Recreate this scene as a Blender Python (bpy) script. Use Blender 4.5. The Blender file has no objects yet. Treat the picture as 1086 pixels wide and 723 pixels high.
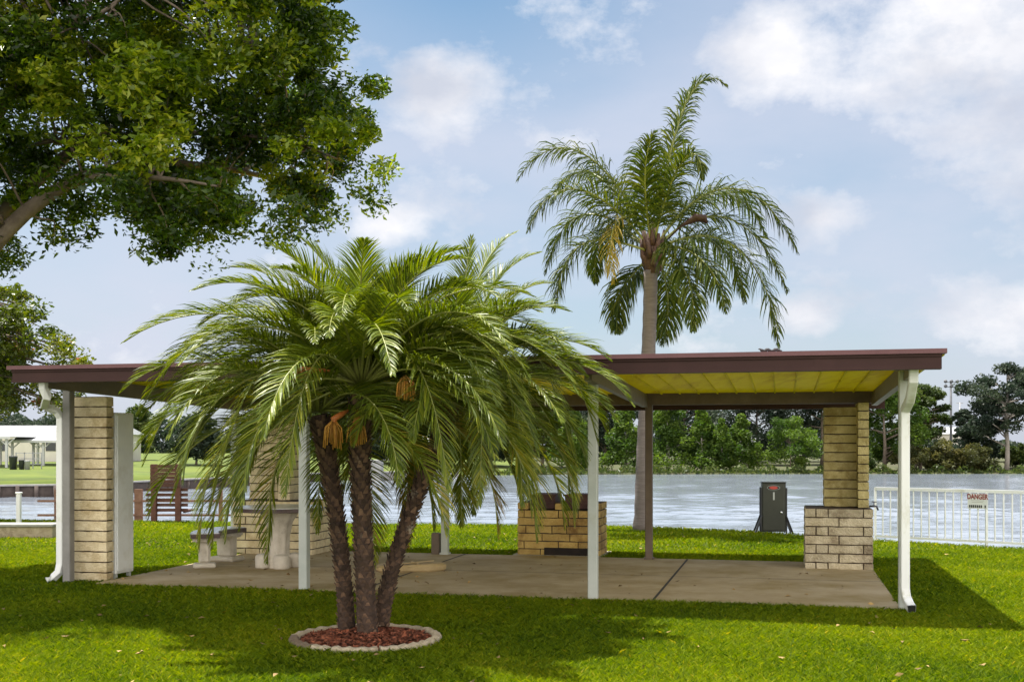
import bpy, math, random
import numpy as np
from mathutils import Vector, Matrix, noise

C = bpy.context.scene.collection
SC = bpy.context.scene
R = math.radians
F, CX, HY, H = 1200.0, 543.0, 472.0, 1.6          # focal length in photo pixels, principal column, horizon row, eye height

# ------------------------------------------------------------------ camera, sky, sun, exposure
cam = bpy.data.cameras.new('camera'); co = bpy.data.objects.new('camera', cam); C.objects.link(co)
co.location = (0, 0, H); co.rotation_euler = (R(90), 0, 0)
cam.sensor_width = 36; cam.lens = 36 * F / 1086; cam.shift_y = (HY - 361.5) / 1086
cam.clip_end = 3000
SC.camera = co

SUN_EL, SUN_AZ = 74.0, 136.0        # azimuth measured from +X counter-clockwise: behind the shelter, to the left
d = Vector((math.cos(R(SUN_EL)) * math.cos(R(SUN_AZ)), math.cos(R(SUN_EL)) * math.sin(R(SUN_AZ)), math.sin(R(SUN_EL))))
sun = bpy.data.lights.new('sun', 'SUN'); so = bpy.data.objects.new('sun', sun); C.objects.link(so)
sun.energy = 5.0; sun.angle = R(0.6); sun.color = (1, .95, .86)
so.rotation_euler = d.to_track_quat('Z', 'Y').to_euler(); so.location = d * 40

SC.view_settings.view_transform = 'Standard'; SC.view_settings.look = 'None'
SC.view_settings.exposure = 1.0; SC.view_settings.gamma = 1
SC.cycles.max_bounces = 8; SC.cycles.transparent_max_bounces = 8

W = bpy.data.worlds.new('World'); SC.world = W; W.use_nodes = True
nt = W.node_tree; N = nt.nodes; LK = nt.links
bg = N['Background']; bg.inputs['Strength'].default_value = 0.066
sky = N.new('ShaderNodeTexSky'); sky.sky_type = 'NISHITA'; sky.sun_disc = False
sky.sun_elevation = R(SUN_EL); sky.sun_rotation = R(90 - SUN_AZ)
sky.air_density = 1.0; sky.dust_density = 1.5; sky.ozone_density = 1.5
tc = N.new('ShaderNodeTexCoord')
def wm(op, a, b=None, c=None):
    n = N.new('ShaderNodeMath'); n.operation = op
    for i, v in enumerate((a, b, c)):
        if v is None: continue
        if isinstance(v, (int, float)): n.inputs[i].default_value = v
        else: LK.new(v, n.inputs[i])
    return n.outputs[0]
def wnoise(scale, detail, rough, vs=(1, 1, 2.4)):
    m = N.new('ShaderNodeMapping'); m.inputs['Scale'].default_value = vs; LK.new(tc.outputs['Generated'], m.inputs[0])
    n = N.new('ShaderNodeTexNoise'); n.inputs['Scale'].default_value = scale; n.inputs['Detail'].default_value = detail
    n.inputs['Roughness'].default_value = rough; LK.new(m.outputs[0], n.inputs['Vector']); return n.outputs['Fac']
def wramp(f, stops):
    r = N.new('ShaderNodeValToRGB'); LK.new(f, r.inputs[0]); e = r.color_ramp.elements
    while len(e) < len(stops): e.new(0.5)
    for k, (p, c) in enumerate(stops): e[k].position = p; e[k].color = (*c, 1) if len(c) == 3 else c
    return r.outputs[0]
def wmix(fac, a, b):
    m = N.new('ShaderNodeMix'); m.data_type = 'RGBA'
    if isinstance(fac, float): m.inputs[0].default_value = fac
    else: LK.new(fac, m.inputs[0])
    for i, v in ((6, a), (7, b)):
        if isinstance(v, tuple): m.inputs[i].default_value = (*v, 1)
        else: LK.new(v, m.inputs[i])
    return m.outputs[2]
G = lambda v: (v, v, v)
def blob(az, el, ra, re):            # soft cloud body round a compass direction (degrees right of +Y, degrees up)
    v = Vector((math.sin(R(az)) * math.cos(R(el)), math.cos(R(az)) * math.cos(R(el)), math.sin(R(el))))
    s = N.new('ShaderNodeVectorMath'); s.operation = 'SUBTRACT'; LK.new(tc.outputs['Generated'], s.inputs[0]); s.inputs[1].default_value = v
    m = N.new('ShaderNodeVectorMath'); m.operation = 'MULTIPLY'; LK.new(s.outputs[0], m.inputs[0])
    m.inputs[1].default_value = (1 / R(ra), 1 / R(ra), 1 / R(re))
    l = N.new('ShaderNodeVectorMath'); l.operation = 'LENGTH'; LK.new(m.outputs[0], l.inputs[0])
    return wm('MAXIMUM', wm('SUBTRACT', 1.0, l.outputs['Value']), 0.0)
haze = wramp(wnoise(2.6, 6, .55), [(.28, G(0.3)), (.55, G(.72)), (.75, G(.98))])
sepz = N.new('ShaderNodeSeparateXYZ'); LK.new(tc.outputs['Generated'], sepz.inputs[0])
tint = N.new('ShaderNodeMix'); tint.data_type = 'RGBA'; tint.blend_type = 'MULTIPLY'; tint.inputs[0].default_value = 1; LK.new(sky.outputs[0], tint.inputs[6]); tint.inputs[7].default_value = (.88, 1.06, 1.05, 1)
hi = wramp(sepz.outputs[2], [(.20, G(1)), (.37, G(.74))])
hi = wm('MULTIPLY', hi, wm('SUBTRACT', 1.0, wm('MULTIPLY', blob(-2.5, 23, 13, 8), 1.15)))
veil = wmix(wm('MULTIPLY', haze, hi), tint.outputs[2], (5.35, 5.6, 6.6))
puffs = None
for a in [(22, 19.5, 10, 5.6), (13.5, 18.5, 5, 3.2), (26, 14, 8, 4), (-3.6, 17.0, 3.2, 2.8), (15.2, 11.0, 3.4, 2.0), (24.5, 6.2, 5.5, 2.2), (14.4, 6.4, 2.6, 1.3), (-6.5, 11, 3, 1.4),
          (30, 24, 12, 5), (-24, 25, 12, 5), (-40, 12, 12, 4), (45, 16, 12, 5), (0, 40, 25, 12), (120, 30, 40, 15), (-130, 30, 40, 15)]:
    b = blob(*a); puffs = b if puffs is None else wm('MAXIMUM', puffs, b)
fine = wnoise(11, 12, .62, (1, 1, 1.5))
body = wm('ADD', wm('MULTIPLY', puffs, 1.1), wm('MULTIPLY', wm('SUBTRACT', fine, .52), 2.5))
cmask = wramp(body, [(.10, G(0)), (.40, G(.45)), (.85, G(.92))])
ccol = wramp(wnoise(5, 6, .55, (1, 1, 1.6)), [(.38, (5.0, 5.25, 6.0)), (.60, (8.1, 8.0, 8.15))])
fill_bank = wramp(blob(180, 17, 88, 30), [(.02, G(0)), (.30, G(1))])            # unseen bright cloud added behind the camera as fill light
LK.new(wmix(fill_bank, wmix(cmask, veil, ccol), (19.5, 18.6, 17.2)), bg.inputs['Color'])

# ------------------------------------------------------------------ helpers
def at(px, Y, z=None, py=None):
    """point at depth Y on the sight line of a photo pixel (z given, or from its row)"""
    if z is None: z = 0.0 if py is None else H - (py - HY) / F * Y
    return Vector(((px - CX) / F * Y, Y, z))
def gnd(px, py, z=0.0):
    Y = (H - z) * F / (py - HY); return at(px, Y, z)

class MB:
    def __init__(s): s.v = []; s.f = []; s.m = []; s.r = []; s.sm = []
    def add(s, vs, fs, m=0, r=None, smooth=False):
        o = len(s.v); s.v.extend([tuple(p) for p in vs])
        r = random.random() if r is None else r
        for f in fs: s.f.append(tuple(i + o for i in f)); s.m.append(m); s.r.append(r); s.sm.append(smooth)
    def box(s, c, size, M=None, m=0, r=None, bev=0.0):
        x, y, z = (k / 2 for k in size); c = Vector(c)
        if bev > 0:
            b = bev; pts = []
            for zz, q in ((-z, b), (-z + b, 0), (z - b, 0), (z, b)):
                X, Y = x - q, y - q; k = b if q == 0 else b * .5
                pts += [(-X + k, -Y, zz), (X - k, -Y, zz), (X, -Y + k, zz), (X, Y - k, zz), (X - k, Y, zz), (-X + k, Y, zz), (-X, Y - k, zz), (-X, -Y + k, zz)]
            fs = [tuple(range(7, -1, -1)), tuple(range(24, 32))]
            for l in range(3):
                for i in range(8): fs.append((l * 8 + i, l * 8 + (i + 1) % 8, l * 8 + 8 + (i + 1) % 8, l * 8 + 8 + i))
            vs = [Vector(p) + c for p in pts]
        else:
            vs = [c + Vector((a, b_, d_)) for a in (-x, x) for b_ in (-y, y) for d_ in (-z, z)]
            fs = [(0, 1, 3, 2), (4, 6, 7, 5), (0, 4, 5, 1), (2, 3, 7, 6), (0, 2, 6, 4), (1, 5, 7, 3)]
        if M is not None: vs = [M @ p for p in vs]
        s.add(vs, fs, m, r)
    def bar(s, a, b, w, h, m=0, r=None, up=Vector((0, 0, 1))):
        a, b = Vector(a), Vector(b); t = (b - a).normalized()
        if abs(t.dot(up)) > .98: up = Vector((0, 1, 0))
        sd = t.cross(up).normalized(); u = sd.cross(t)
        vs = [p + sd * i * w / 2 + u * j * h / 2 for p in (a, b) for i, j in ((-1, -1), (1, -1), (1, 1), (-1, 1))]
        s.add(vs, [(3, 2, 1, 0), (4, 5, 6, 7), (0, 1, 5, 4), (1, 2, 6, 5), (2, 3, 7, 6), (3, 0, 4, 7)], m, r)
    def tube(s, pts, rad, n=8, m=0, r=None, caps=True, smooth=True, flat=1.0):
        pts = [Vector(p) for p in pts]; k = len(pts); vs = []
        ref = None
        for i, p in enumerate(pts):
            t = (pts[min(i + 1, k - 1)] - pts[max(i - 1, 0)]).normalized()
            if ref is None: ref = Vector((1, 0, 0)) if abs(t.x) < .8 else Vector((0, 1, 0))
            a = (ref - t * ref.dot(t)).normalized(); ref = a; b = t.cross(a)
            q = rad[i] if isinstance(rad, (list, tuple)) else rad
            for j in range(n):
                an = 2 * math.pi * j / n; vs.append(p + a * math.cos(an) * q + b * math.sin(an) * q * flat)
        fs = [(i * n + j, i * n + (j + 1) % n, (i + 1) * n + (j + 1) % n, (i + 1) * n + j) for i in range(k - 1) for j in range(n)]
        if caps: fs += [tuple(range(n - 1, -1, -1)), tuple(range((k - 1) * n, k * n))]
        s.add(vs, fs, m, r, smooth)
    def lathe(s, c, prof, n=20, m=0, r=None, smooth=True):
        c = Vector(c); vs = [c + Vector((q * math.cos(2 * math.pi * j / n), q * math.sin(2 * math.pi * j / n), z)) for q, z in prof for j in range(n)]
        k = len(prof)
        fs = [(i * n + j, i * n + (j + 1) % n, (i + 1) * n + (j + 1) % n, (i + 1) * n + j) for i in range(k - 1) for j in range(n)]
        fs += [tuple(range(n - 1, -1, -1)), tuple(range((k - 1) * n, k * n))]
        s.add(vs, fs, m, r, smooth)
    def prism(s, poly, z0, z1, m=0, r=None):
        n = len(poly); vs = [(x, y, z0) for x, y in poly] + [(x, y, z1) for x, y in poly]
        s.add(vs, [tuple(range(n - 1, -1, -1)), tuple(range(n, 2 * n))] + [(i, (i + 1) % n, n + (i + 1) % n, n + i) for i in range(n)], m, r)
    def build(s, name, mats, parent=None, loc=None):
        me = bpy.data.meshes.new(name); L = Vector(loc) if loc is not None else Vector((0, 0, 0))
        me.from_pydata([tuple(Vector(p) - L) for p in s.v], [], s.f)
        for m in (mats if isinstance(mats, (list, tuple)) else [mats]): me.materials.append(m)
        me.polygons.foreach_set('material_index', s.m); me.polygons.foreach_set('use_smooth', s.sm)
        a = me.attributes.new('rnd', 'FLOAT', 'FACE'); a.data.foreach_set('value', s.r)
        me.update(); return link(name, me, parent, L)

def link(name, me, parent=None, L=(0, 0, 0)):
    o = bpy.data.objects.new(name, me); C.objects.link(o); o.location = L
    if parent is not None:
        o.parent = parent
        o.matrix_parent_inverse = parent.matrix_basis.inverted() if parent.parent is None else Matrix.Identity(4)
    return o
def npmesh(name, V, Fc, mats, parent=None, rnd=None, L=(0, 0, 0), smooth=False):
    """numpy mesh with faces of one vertex count"""
    me = bpy.data.meshes.new(name); V = np.asarray(V, np.float32) - np.asarray(L, np.float32); k = Fc.shape[1]
    me.vertices.add(len(V)); me.vertices.foreach_set('co', V.ravel())
    me.loops.add(Fc.size); me.loops.foreach_set('vertex_index', Fc.astype(np.int32).ravel())
    me.polygons.add(len(Fc)); me.polygons.foreach_set('loop_start', np.arange(0, Fc.size, k, dtype=np.int32))
    for m in (mats if isinstance(mats, (list, tuple)) else [mats]): me.materials.append(m)
    if rnd is not None:
        a = me.attributes.new('rnd', 'FLOAT', 'FACE'); a.data.foreach_set('value', np.asarray(rnd, np.float32))
    if smooth: me.polygons.foreach_set('use_smooth', [True] * len(Fc))
    me.update(calc_edges=True); me.validate(); return link(name, me, parent, L)
def tag(o, label, cat, group=None, kind=None):
    if label: o['label'] = label
    if cat: o['category'] = cat
    if group: o['group'] = group
    if kind: o['kind'] = kind
    return o
def thing(name, loc, label, cat, group=None, rz=0.0):
    o = bpy.data.objects.new(name, None); C.objects.link(o); o.location = loc; o.rotation_euler = (0, 0, rz); o.empty_display_size = .2
    return tag(o, label, cat, group)
def copy_tree(o, move, label=None):
    c = o.copy(); C.objects.link(c); c.location = Vector(o.location) + Vector(move)
    for ch in list(o.children):
        k = ch.copy(); C.objects.link(k); k.parent = c
        for g in list(ch.children):
            q = g.copy(); C.objects.link(q); q.parent = k
    if label: c['label'] = label
    return c

# ------------------------------------------------------------------ materials
def newmat(name):
    m = bpy.data.materials.new(name); m.use_nodes = True; t = m.node_tree
    return m, t, t.nodes, t.links, t.nodes['Principled BSDF']
def pm(name, c1, c2=None, scale=6, rough=.6, bump=0.0, bscale=30, rnd=0.0, metal=0.0, spec=.5, stretch=(1, 1, 1), c3=None, s3=1.5, t3=(.5, .65)):
    m, t, n, l, p = newmat(name)
    tc = n.new('ShaderNodeTexCoord'); mp = n.new('ShaderNodeMapping'); mp.inputs['Scale'].default_value = stretch; l.new(tc.outputs['Object'], mp.inputs[0])
    c2 = c2 or c1
    nz = n.new('ShaderNodeTexNoise'); nz.inputs['Scale'].default_value = scale; nz.inputs['Detail'].default_value = 6; nz.inputs['Roughness'].default_value = .65; l.new(mp.outputs[0], nz.inputs['Vector'])
    rp = n.new('ShaderNodeValToRGB'); rp.color_ramp.elements[0].position = .35; rp.color_ramp.elements[1].position = .68
    rp.color_ramp.elements[0].color = (*c1, 1); rp.color_ramp.elements[1].color = (*c2, 1); l.new(nz.outputs['Fac'], rp.inputs[0])
    col = rp.outputs[0]
    if c3:
        n3 = n.new('ShaderNodeTexNoise'); n3.inputs['Scale'].default_value = s3; n3.inputs['Detail'].default_value = 8; n3.inputs['Roughness'].default_value = .7; l.new(mp.outputs[0], n3.inputs['Vector'])
        r3 = n.new('ShaderNodeValToRGB'); r3.color_ramp.elements[0].position = t3[0]; r3.color_ramp.elements[1].position = t3[1]; l.new(n3.outputs['Fac'], r3.inputs[0])
        mx = n.new('ShaderNodeMix'); mx.data_type = 'RGBA'; l.new(r3.outputs[0], mx.inputs[0]); l.new(col, mx.inputs[6]); mx.inputs[7].default_value = (*c3, 1); col = mx.outputs[2]
    if rnd:
        a = n.new('ShaderNodeAttribute'); a.attribute_name = 'rnd'
        ma = n.new('ShaderNodeMapRange'); ma.inputs[3].default_value = 1 - rnd; ma.inputs[4].default_value = 1 + rnd; l.new(a.outputs['Fac'], ma.inputs[0])
        hs = n.new('ShaderNodeHueSaturation'); l.new(ma.outputs[0], hs.inputs['Value']); l.new(col, hs.inputs['Color']); col = hs.outputs[0]
    l.new(col, p.inputs['Base Color']); p.inputs['Roughness'].default_value = rough; p.inputs['Metallic'].default_value = metal; p.inputs['Specular IOR Level'].default_value = spec
    if bump:
        b = n.new('ShaderNodeBump'); b.inputs['Strength'].default_value = bump; b.inputs['Distance'].default_value = .02
        nb = n.new('ShaderNodeTexNoise'); nb.inputs['Scale'].default_value = bscale; nb.inputs['Detail'].default_value = 5; l.new(mp.outputs[0], nb.inputs['Vector']); l.new(nb.outputs['Fac'], b.inputs['Height']); l.new(b.outputs[0], p.inputs['Normal'])
    return m
def leafmat(name, stops, rough=.45, trans=.3, spec=.5, tcol=None):
    m, t, n, l, p = newmat(name)
    a = n.new('ShaderNodeAttribute'); a.attribute_name = 'rnd'
    rp = n.new('ShaderNodeValToRGB'); e = rp.color_ramp.elements
    while len(e) < len(stops): e.new(.5)
    for k, (q, c) in enumerate(stops): e[k].position = q; e[k].color = (*c, 1)
    l.new(a.outputs['Fac'], rp.inputs[0]); l.new(rp.outputs[0], p.inputs['Base Color'])
    p.inputs['Roughness'].default_value = rough; p.inputs['Specular IOR Level'].default_value = spec
    tr = n.new('ShaderNodeBsdfTranslucent'); hs = n.new('ShaderNodeHueSaturation'); hs.inputs['Value'].default_value = 1.5; hs.inputs['Saturation'].default_value = 1.1
    l.new(rp.outputs[0], hs.inputs['Color']); l.new(hs.outputs[0], tr.inputs['Color'])
    mx = n.new('ShaderNodeMixShader'); mx.inputs[0].default_value = trans
    l.new(p.outputs[0], mx.inputs[1]); l.new(tr.outputs[0], mx.inputs[2]); l.new(mx.outputs[0], n['Material Output'].inputs['Surface'])
    return m

M_lawn = pm('lawn_soil', (.04, .06, .006), (.08, .10, .01), 3, .95, .6, 60)
M_grass = leafmat('grass_blade', [(0, (.035, .085, .003)), (.45, (.16, .228, .003)), (.8, (.29, .33, .004)), (1, (.46, .38, .04))], .6, .38, .15)
M_farlawn = pm('far_lawn', (.065, .105, .006), (.125, .155, .009), .35, .9, .5, 8, c3=(.05, .075, .01), s3=.12)  # large dark patches and a lowered tone put shade into the grass colour
M_verge = pm('far_verge', (.045, .055, .016), (.09, .095, .028), .5, .9, .5, 6, c3=(.05, .04, .025), s3=.25)  # earthy weedy ground, its colour also darkened to carry shade under the trees
M_concrete = pm('concrete', (.36, .275, .155), (.47, .38, .245), 1.3, .85, .25, 90, c3=(.26, .185, .055), s3=.8, t3=(.46, .66))
M_joint = pm('joint', (.03, .025, .02), None, 6, .95)
M_block = pm('split_block', (.64, .52, .31), (.84, .72, .49), 9, .85, .7, 55, rnd=.14, c3=(.48, .36, .19), s3=3)
M_blockgrey = pm('split_block_weathered', (.45, .38, .25), (.64, .56, .41), 9, .85, 1.0, 45, rnd=.2, c3=(.26, .20, .13), s3=3)
M_blockolive = pm('split_block_olive', (.44, .36, .15), (.58, .49, .24), 9, .85, .7, 55, rnd=.12, c3=(.30, .23, .08), s3=3)
M_blockyel = pm('grill_block', (.42, .27, .075), (.58, .41, .14), 7, .85, .7, 55, rnd=.2, c3=(.24, .13, .04), s3=2.5)
M_mortar = pm('mortar', (.05, .033, .022), (.09, .06, .04), 20, .95)
M_white = pm('white_paint', (.80, .81, .80), (.86, .87, .86), 3, .45, c3=(.50, .50, .34), s3=3.5, t3=(.54, .74), stretch=(1, 1, .5))
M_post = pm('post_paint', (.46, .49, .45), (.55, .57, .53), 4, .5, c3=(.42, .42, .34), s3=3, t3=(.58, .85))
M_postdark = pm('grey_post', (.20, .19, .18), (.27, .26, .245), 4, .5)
M_fascia = pm('brown_metal', (.045, .022, .020), (.056, .027, .025), 3, .55, spec=.15)
M_drip = pm('drip_edge', (.13, .058, .064), (.165, .075, .082), 3, .5, spec=.3)
M_beam = pm('brown_beam', (.12, .085, .06), (.17, .125, .09), 5, .55)
M_rafter = pm('tan_beam', (.15, .12, .075), (.20, .16, .105), 5, .5)
M_deck = pm('roof_pan', (.80, .73, .014), (.86, .80, .04), 2.5, .6, stretch=(4, .5, 1), spec=.08, c3=(.62, .50, .02), s3=1.2)
t_ = M_deck.node_tree; pb = t_.nodes['Principled BSDF']; trn = t_.nodes.new('ShaderNodeBsdfTranslucent'); mxs = t_.nodes.new('ShaderNodeMixShader'); mxs.inputs[0].default_value = .13
trn.inputs['Color'].default_value = (.85, .78, .05, 1); t_.links.new(pb.outputs[0], mxs.inputs[1]); t_.links.new(trn.outputs[0], mxs.inputs[2]); t_.links.new(mxs.outputs[0], t_.nodes['Material Output'].inputs['Surface'])
M_cabinet = pm('cabinet_paint', (.78, .80, .80), (.84, .86, .86), 5, .5, c3=(.70, .70, .66), s3=2)
M_trunkp = pm('palm_trunk', (.035, .020, .014), (.095, .055, .036), 14, .9, .8, 40, rnd=.6, c3=(.24, .20, .15), s3=5, t3=(.60, .74))
M_stub = pm('leaf_scar', (.055, .030, .019), (.145, .085, .052), 16, .9, .6, 40, rnd=.6, c3=(.33, .28, .22), s3=5, t3=(.60, .72))
M_queent = pm('grey_palm_trunk', (.15, .12, .11), (.24, .20, .185), 4, .85, .5, 25, stretch=(1, 1, 7))
M_queenb = pm('boot', (.06, .028, .022), (.12, .065, .045), 10, .7, .4, 20, rnd=.3)
M_rachis = pm('rachis', (.20, .22, .05), (.26, .27, .07), 5, .4)
M_rachisd = pm('rachis_red', (.16, .07, .05), (.20, .10, .07), 5, .5)
M_frond = leafmat('palm_leaflet', [(0, (.055, .085, .012)), (.5, (.145, .190, .015)), (.88, (.28, .29, .026)), (1, (.42, .30, .05))], .43, .28, .36)
M_frondold = leafmat('old_leaflet', [(0, (.10, .11, .02)), (.5, (.20, .18, .03)), (1, (.42, .26, .05))], .4, .3, .5)
M_queen = leafmat('queen_leaflet', [(0, (.03, .055, .008)), (.55, (.07, .095, .010)), (.9, (.13, .14, .016)), (1, (.24, .17, .03))], .5, .3, .2)
M_queeny = leafmat('queen_yellow', [(0, (.22, .17, .02)), (1, (.42, .30, .04))], .5, .3, .4)
M_orange = pm('palm_blossom', (.42, .17, .025), (.55, .30, .05), 25, .7, .3, 80, rnd=.4)
M_spathe = pm('spathe', (.03, .01, .008), (.045, .016, .011), 8, .6, .3, 20)
M_ospathe = pm('orange_spathe', (.45, .12, .025), (.55, .20, .05), 10, .5)
M_mulch = pm('mulch_chip', (.16, .045, .022), (.26, .085, .04), 30, .9, .5, 60, rnd=.55)
M_soil = pm('mulch_bed', (.07, .025, .015), (.12, .045, .025), 40, .95, .8, 60)
M_stone = pm('edging_concrete', (.38, .31, .21), (.52, .44, .32), 10, .85, .5, 60, c3=(.28, .22, .15), s3=6)
M_stoneb = pm('edging_brown', (.13, .09, .06), (.20, .15, .10), 10, .85, .5, 60)
M_cast = pm('cast_stone', (.55, .49, .40), (.68, .62, .53), 7, .8, .3, 50, c3=(.36, .31, .24), s3=4, t3=(.55, .75))
M_tile = pm('terrazzo_top', (.58, .59, .62), (.76, .77, .80), 60, .25, spec=.6)
M_tileedge = pm('dark_tile_edge', (.07, .045, .045), (.13, .085, .08), 12, .35)
M_grill = pm('rusty_iron', (.055, .02, .018), (.10, .038, .03), 10, .6, .3, 40)
M_soot = pm('soot', (.012, .009, .008), (.03, .02, .015), 8, .95)
M_green = pm('dark_green_metal', (.028, .030, .020), (.040, .042, .028), 4, .45)
M_black = pm('black_metal', (.012, .012, .013), (.02, .02, .021), 4, .45)
M_red = pm('red_label', (.45, .05, .035), (.5, .06, .04), 4, .5)
M_pale = pm('pale_label', (.45, .46, .42), None, 4, .5)
M_chrome = pm('lock_chrome', (.6, .6, .6), None, 4, .25, metal=1.0)
M_redwood = pm('redwood', (.085, .03, .02), (.14, .055, .036), 5, .7, .3, 20, rnd=.2, stretch=(1, 1, 1))
M_dock = pm('dock_wood', (.20, .10, .06), (.30, .17, .11), 5, .8, .3, 20, rnd=.2)
M_seawall = pm('seawall_timber', (.06, .045, .04), (.11, .085, .075), 3, .9, .3, 8)
M_cap = pm('seawall_cap', (.27, .26, .25), (.38, .37, .35), 3, .8)
M_signw = pm('sign_white', (.72, .74, .72), None, 5, .4)
M_signr = pm('sign_red', (.22, .02, .015), None, 5, .4)
M_bark = pm('bark', (.10, .075, .055), (.19, .15, .115), 5, .9, .6, 25)
M_barkpale = pm('pale_bark', (.28, .25, .22), (.38, .34, .30), 5, .9, .4, 25)
M_dryleaf = pm('dry_leaf', (.22, .13, .05), (.36, .25, .09), 20, .8, rnd=.5)
M_big = leafmat('tree_leaf', [(0, (.015, .035, .004)), (.45, (.062, .115, .008)), (.8, (.20, .275, .012)), (1, (.34, .36, .03))], .32, .45, .5)  # wide dark-to-bright range, carries the painted sunlit and shaded patches
M_left = leafmat('left_tree_leaf', [(0, (.04, .065, .007)), (.6, (.10, .13, .010)), (.95, (.18, .18, .016)), (1, (.25, .10, .04))], .4, .42, .5)
M_cyp = leafmat('cypress_leaf', [(0, (.032, .072, .010)), (.6, (.075, .13, .016)), (1, (.13, .19, .026))], .55, .4, .3)
M_pine = leafmat('pine_leaf', [(0, (.014, .026, .018)), (.6, (.028, .045, .026)), (1, (.055, .075, .038))], .55, .3, .3)
M_oak = leafmat('oak_leaf', [(0, (.026, .048, .011)), (.6, (.062, .092, .019)), (1, (.11, .135, .027))], .5, .35, .3)
M_shrub = leafmat('shrub_leaf', [(0, (.035, .045, .014)), (.6, (.08, .082, .02)), (1, (.13, .115, .035))], .5, .35, .3)
M_house = pm('house_wall', (.56, .53, .47), (.64, .61, .55), 1, .8)
M_metalroof = pm('white_metal_roof', (.46, .47, .48), (.54, .55, .56), 1, .5)
M_dark = pm('dark_opening', (.03, .035, .04), None, 2, .2)
M_pole = pm('galvanised', (.32, .33, .35), (.40, .41, .43), 2, .5, metal=.3)
M_poledark = pm('dark_galvanised', (.10, .105, .12), (.14, .145, .16), 2, .6)
M_bird = pm('bird', (.02, .018, .02), (.04, .035, .04), 40, .7)
M_mat = pm('tan_board', (.36, .26, .12), (.48, .36, .19), 6, .7, .2, 30)
M_steel = pm('brass_tap', (.09, .09, .11), None, 6, .3, metal=.8)

# water: dark, glossy, rippled by two sizes of wave
M_water, t_, n_, l_, p_ = newmat('lake_water')
p_.inputs['Base Color'].default_value = (.205, .235, .28, 1); p_.inputs['Roughness'].default_value = .10; p_.inputs['IOR'].default_value = 1.33
tcw = n_.new('ShaderNodeTexCoord')
prev = None
for sc_, st_, dist, strg in (((1, 1.6, 1), 6.0, .02, .4),):
    mp = n_.new('ShaderNodeMapping'); mp.inputs['Scale'].default_value = sc_; l_.new(tcw.outputs['Object'], mp.inputs[0])
    nz = n_.new('ShaderNodeTexNoise'); nz.inputs['Scale'].default_value = st_; nz.inputs['Detail'].default_value = 3; l_.new(mp.outputs[0], nz.inputs['Vector'])
    b = n_.new('ShaderNodeBump'); b.inputs['Strength'].default_value = strg; b.inputs['Distance'].default_value = dist
    l_.new(nz.outputs['Fac'], b.inputs['Height'])
    if prev: l_.new(prev, b.inputs['Normal'])
    prev = b.outputs[0]
l_.new(prev, p_.inputs['Normal'])

# ------------------------------------------------------------------ the setting: lake, lawn, far bank, patio
WZ = -.9
def wave(X, Y):
    r = np.random.default_rng(15); z = np.zeros_like(X)
    for lam in (3.2, 2.3, 1.7, 1.25, .95, .78, .62, .5, .41, .34, .29):
        for q in range(3):
            th = r.normal(-math.pi / 2, .42); k = 2 * math.pi / (lam * r.uniform(.85, 1.15)); ph = r.uniform(0, 6.28)
            z += lam * .0052 * np.sin(k * (X * math.cos(th) + Y * math.sin(th)) + ph + .6 * np.sin(X * .21 + Y * .13 + q))
    gust = .62 + .38 * np.sin(Y * .16 + .5 * np.sin(X * .11) + 1.0) * np.sin(X * .05 + .3 * np.sin(Y * .21)) + .25 * np.sin(Y * .47 + X * .06)
    return z * np.clip(gust, .12, 1.25)
ys = [12.0]
while ys[-1] < 112: ys.append(ys[-1] + max(.055, ys[-1] ** 2 * 1.05e-4))
ys = np.array(ys); cs_ = np.linspace(-.56, .56, 620)
YY, AA = np.meshgrid(ys, cs_, indexing='ij'); XX = AA * (YY + 4); ZZ = WZ + wave(XX, YY) * np.clip(1.4 - YY / 110, .35, 1)
nv, nh = YY.shape; ii = np.arange(nv * nh).reshape(nv, nh)
Fw = np.stack([ii[:-1, :-1], ii[:-1, 1:], ii[1:, 1:], ii[1:, :-1]], -1).reshape(-1, 4)
tag(npmesh('lake', np.stack([XX, YY, ZZ], -1).reshape(-1, 3), Fw, M_water, smooth=True), None, None, kind='structure')
mb = MB(); mb.add([(-900, -20, WZ - .25), (900, -20, WZ - .25), (900, 1500, WZ - .25), (-900, 1500, WZ - .25)], [(0, 1, 2, 3)])
tag(mb.build('lake_water', M_water), None, None, kind='structure')

SHORE = [(-70, 22.5), (-30, 24.2), (-11.5, 24.2), (-7.6, 23.7), (-3, 22.9), (0, 22.6), (2.6, 22.1), (4.4, 21.0), (5.6, 19.5), (6.1, 18.95), (8.1, 17.3), (14, 12.4), (34, -4.3), (34, -20), (-70, -20)]
EXT = []                                                                  # lawn sheet with a short drop to the water along its edge
n = len(SHORE)
mb = MB(); mb.prism([(x, y) for x, y in SHORE], -1.4, 0)
tag(mb.build('lawn', M_lawn), None, None, kind='structure')

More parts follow.
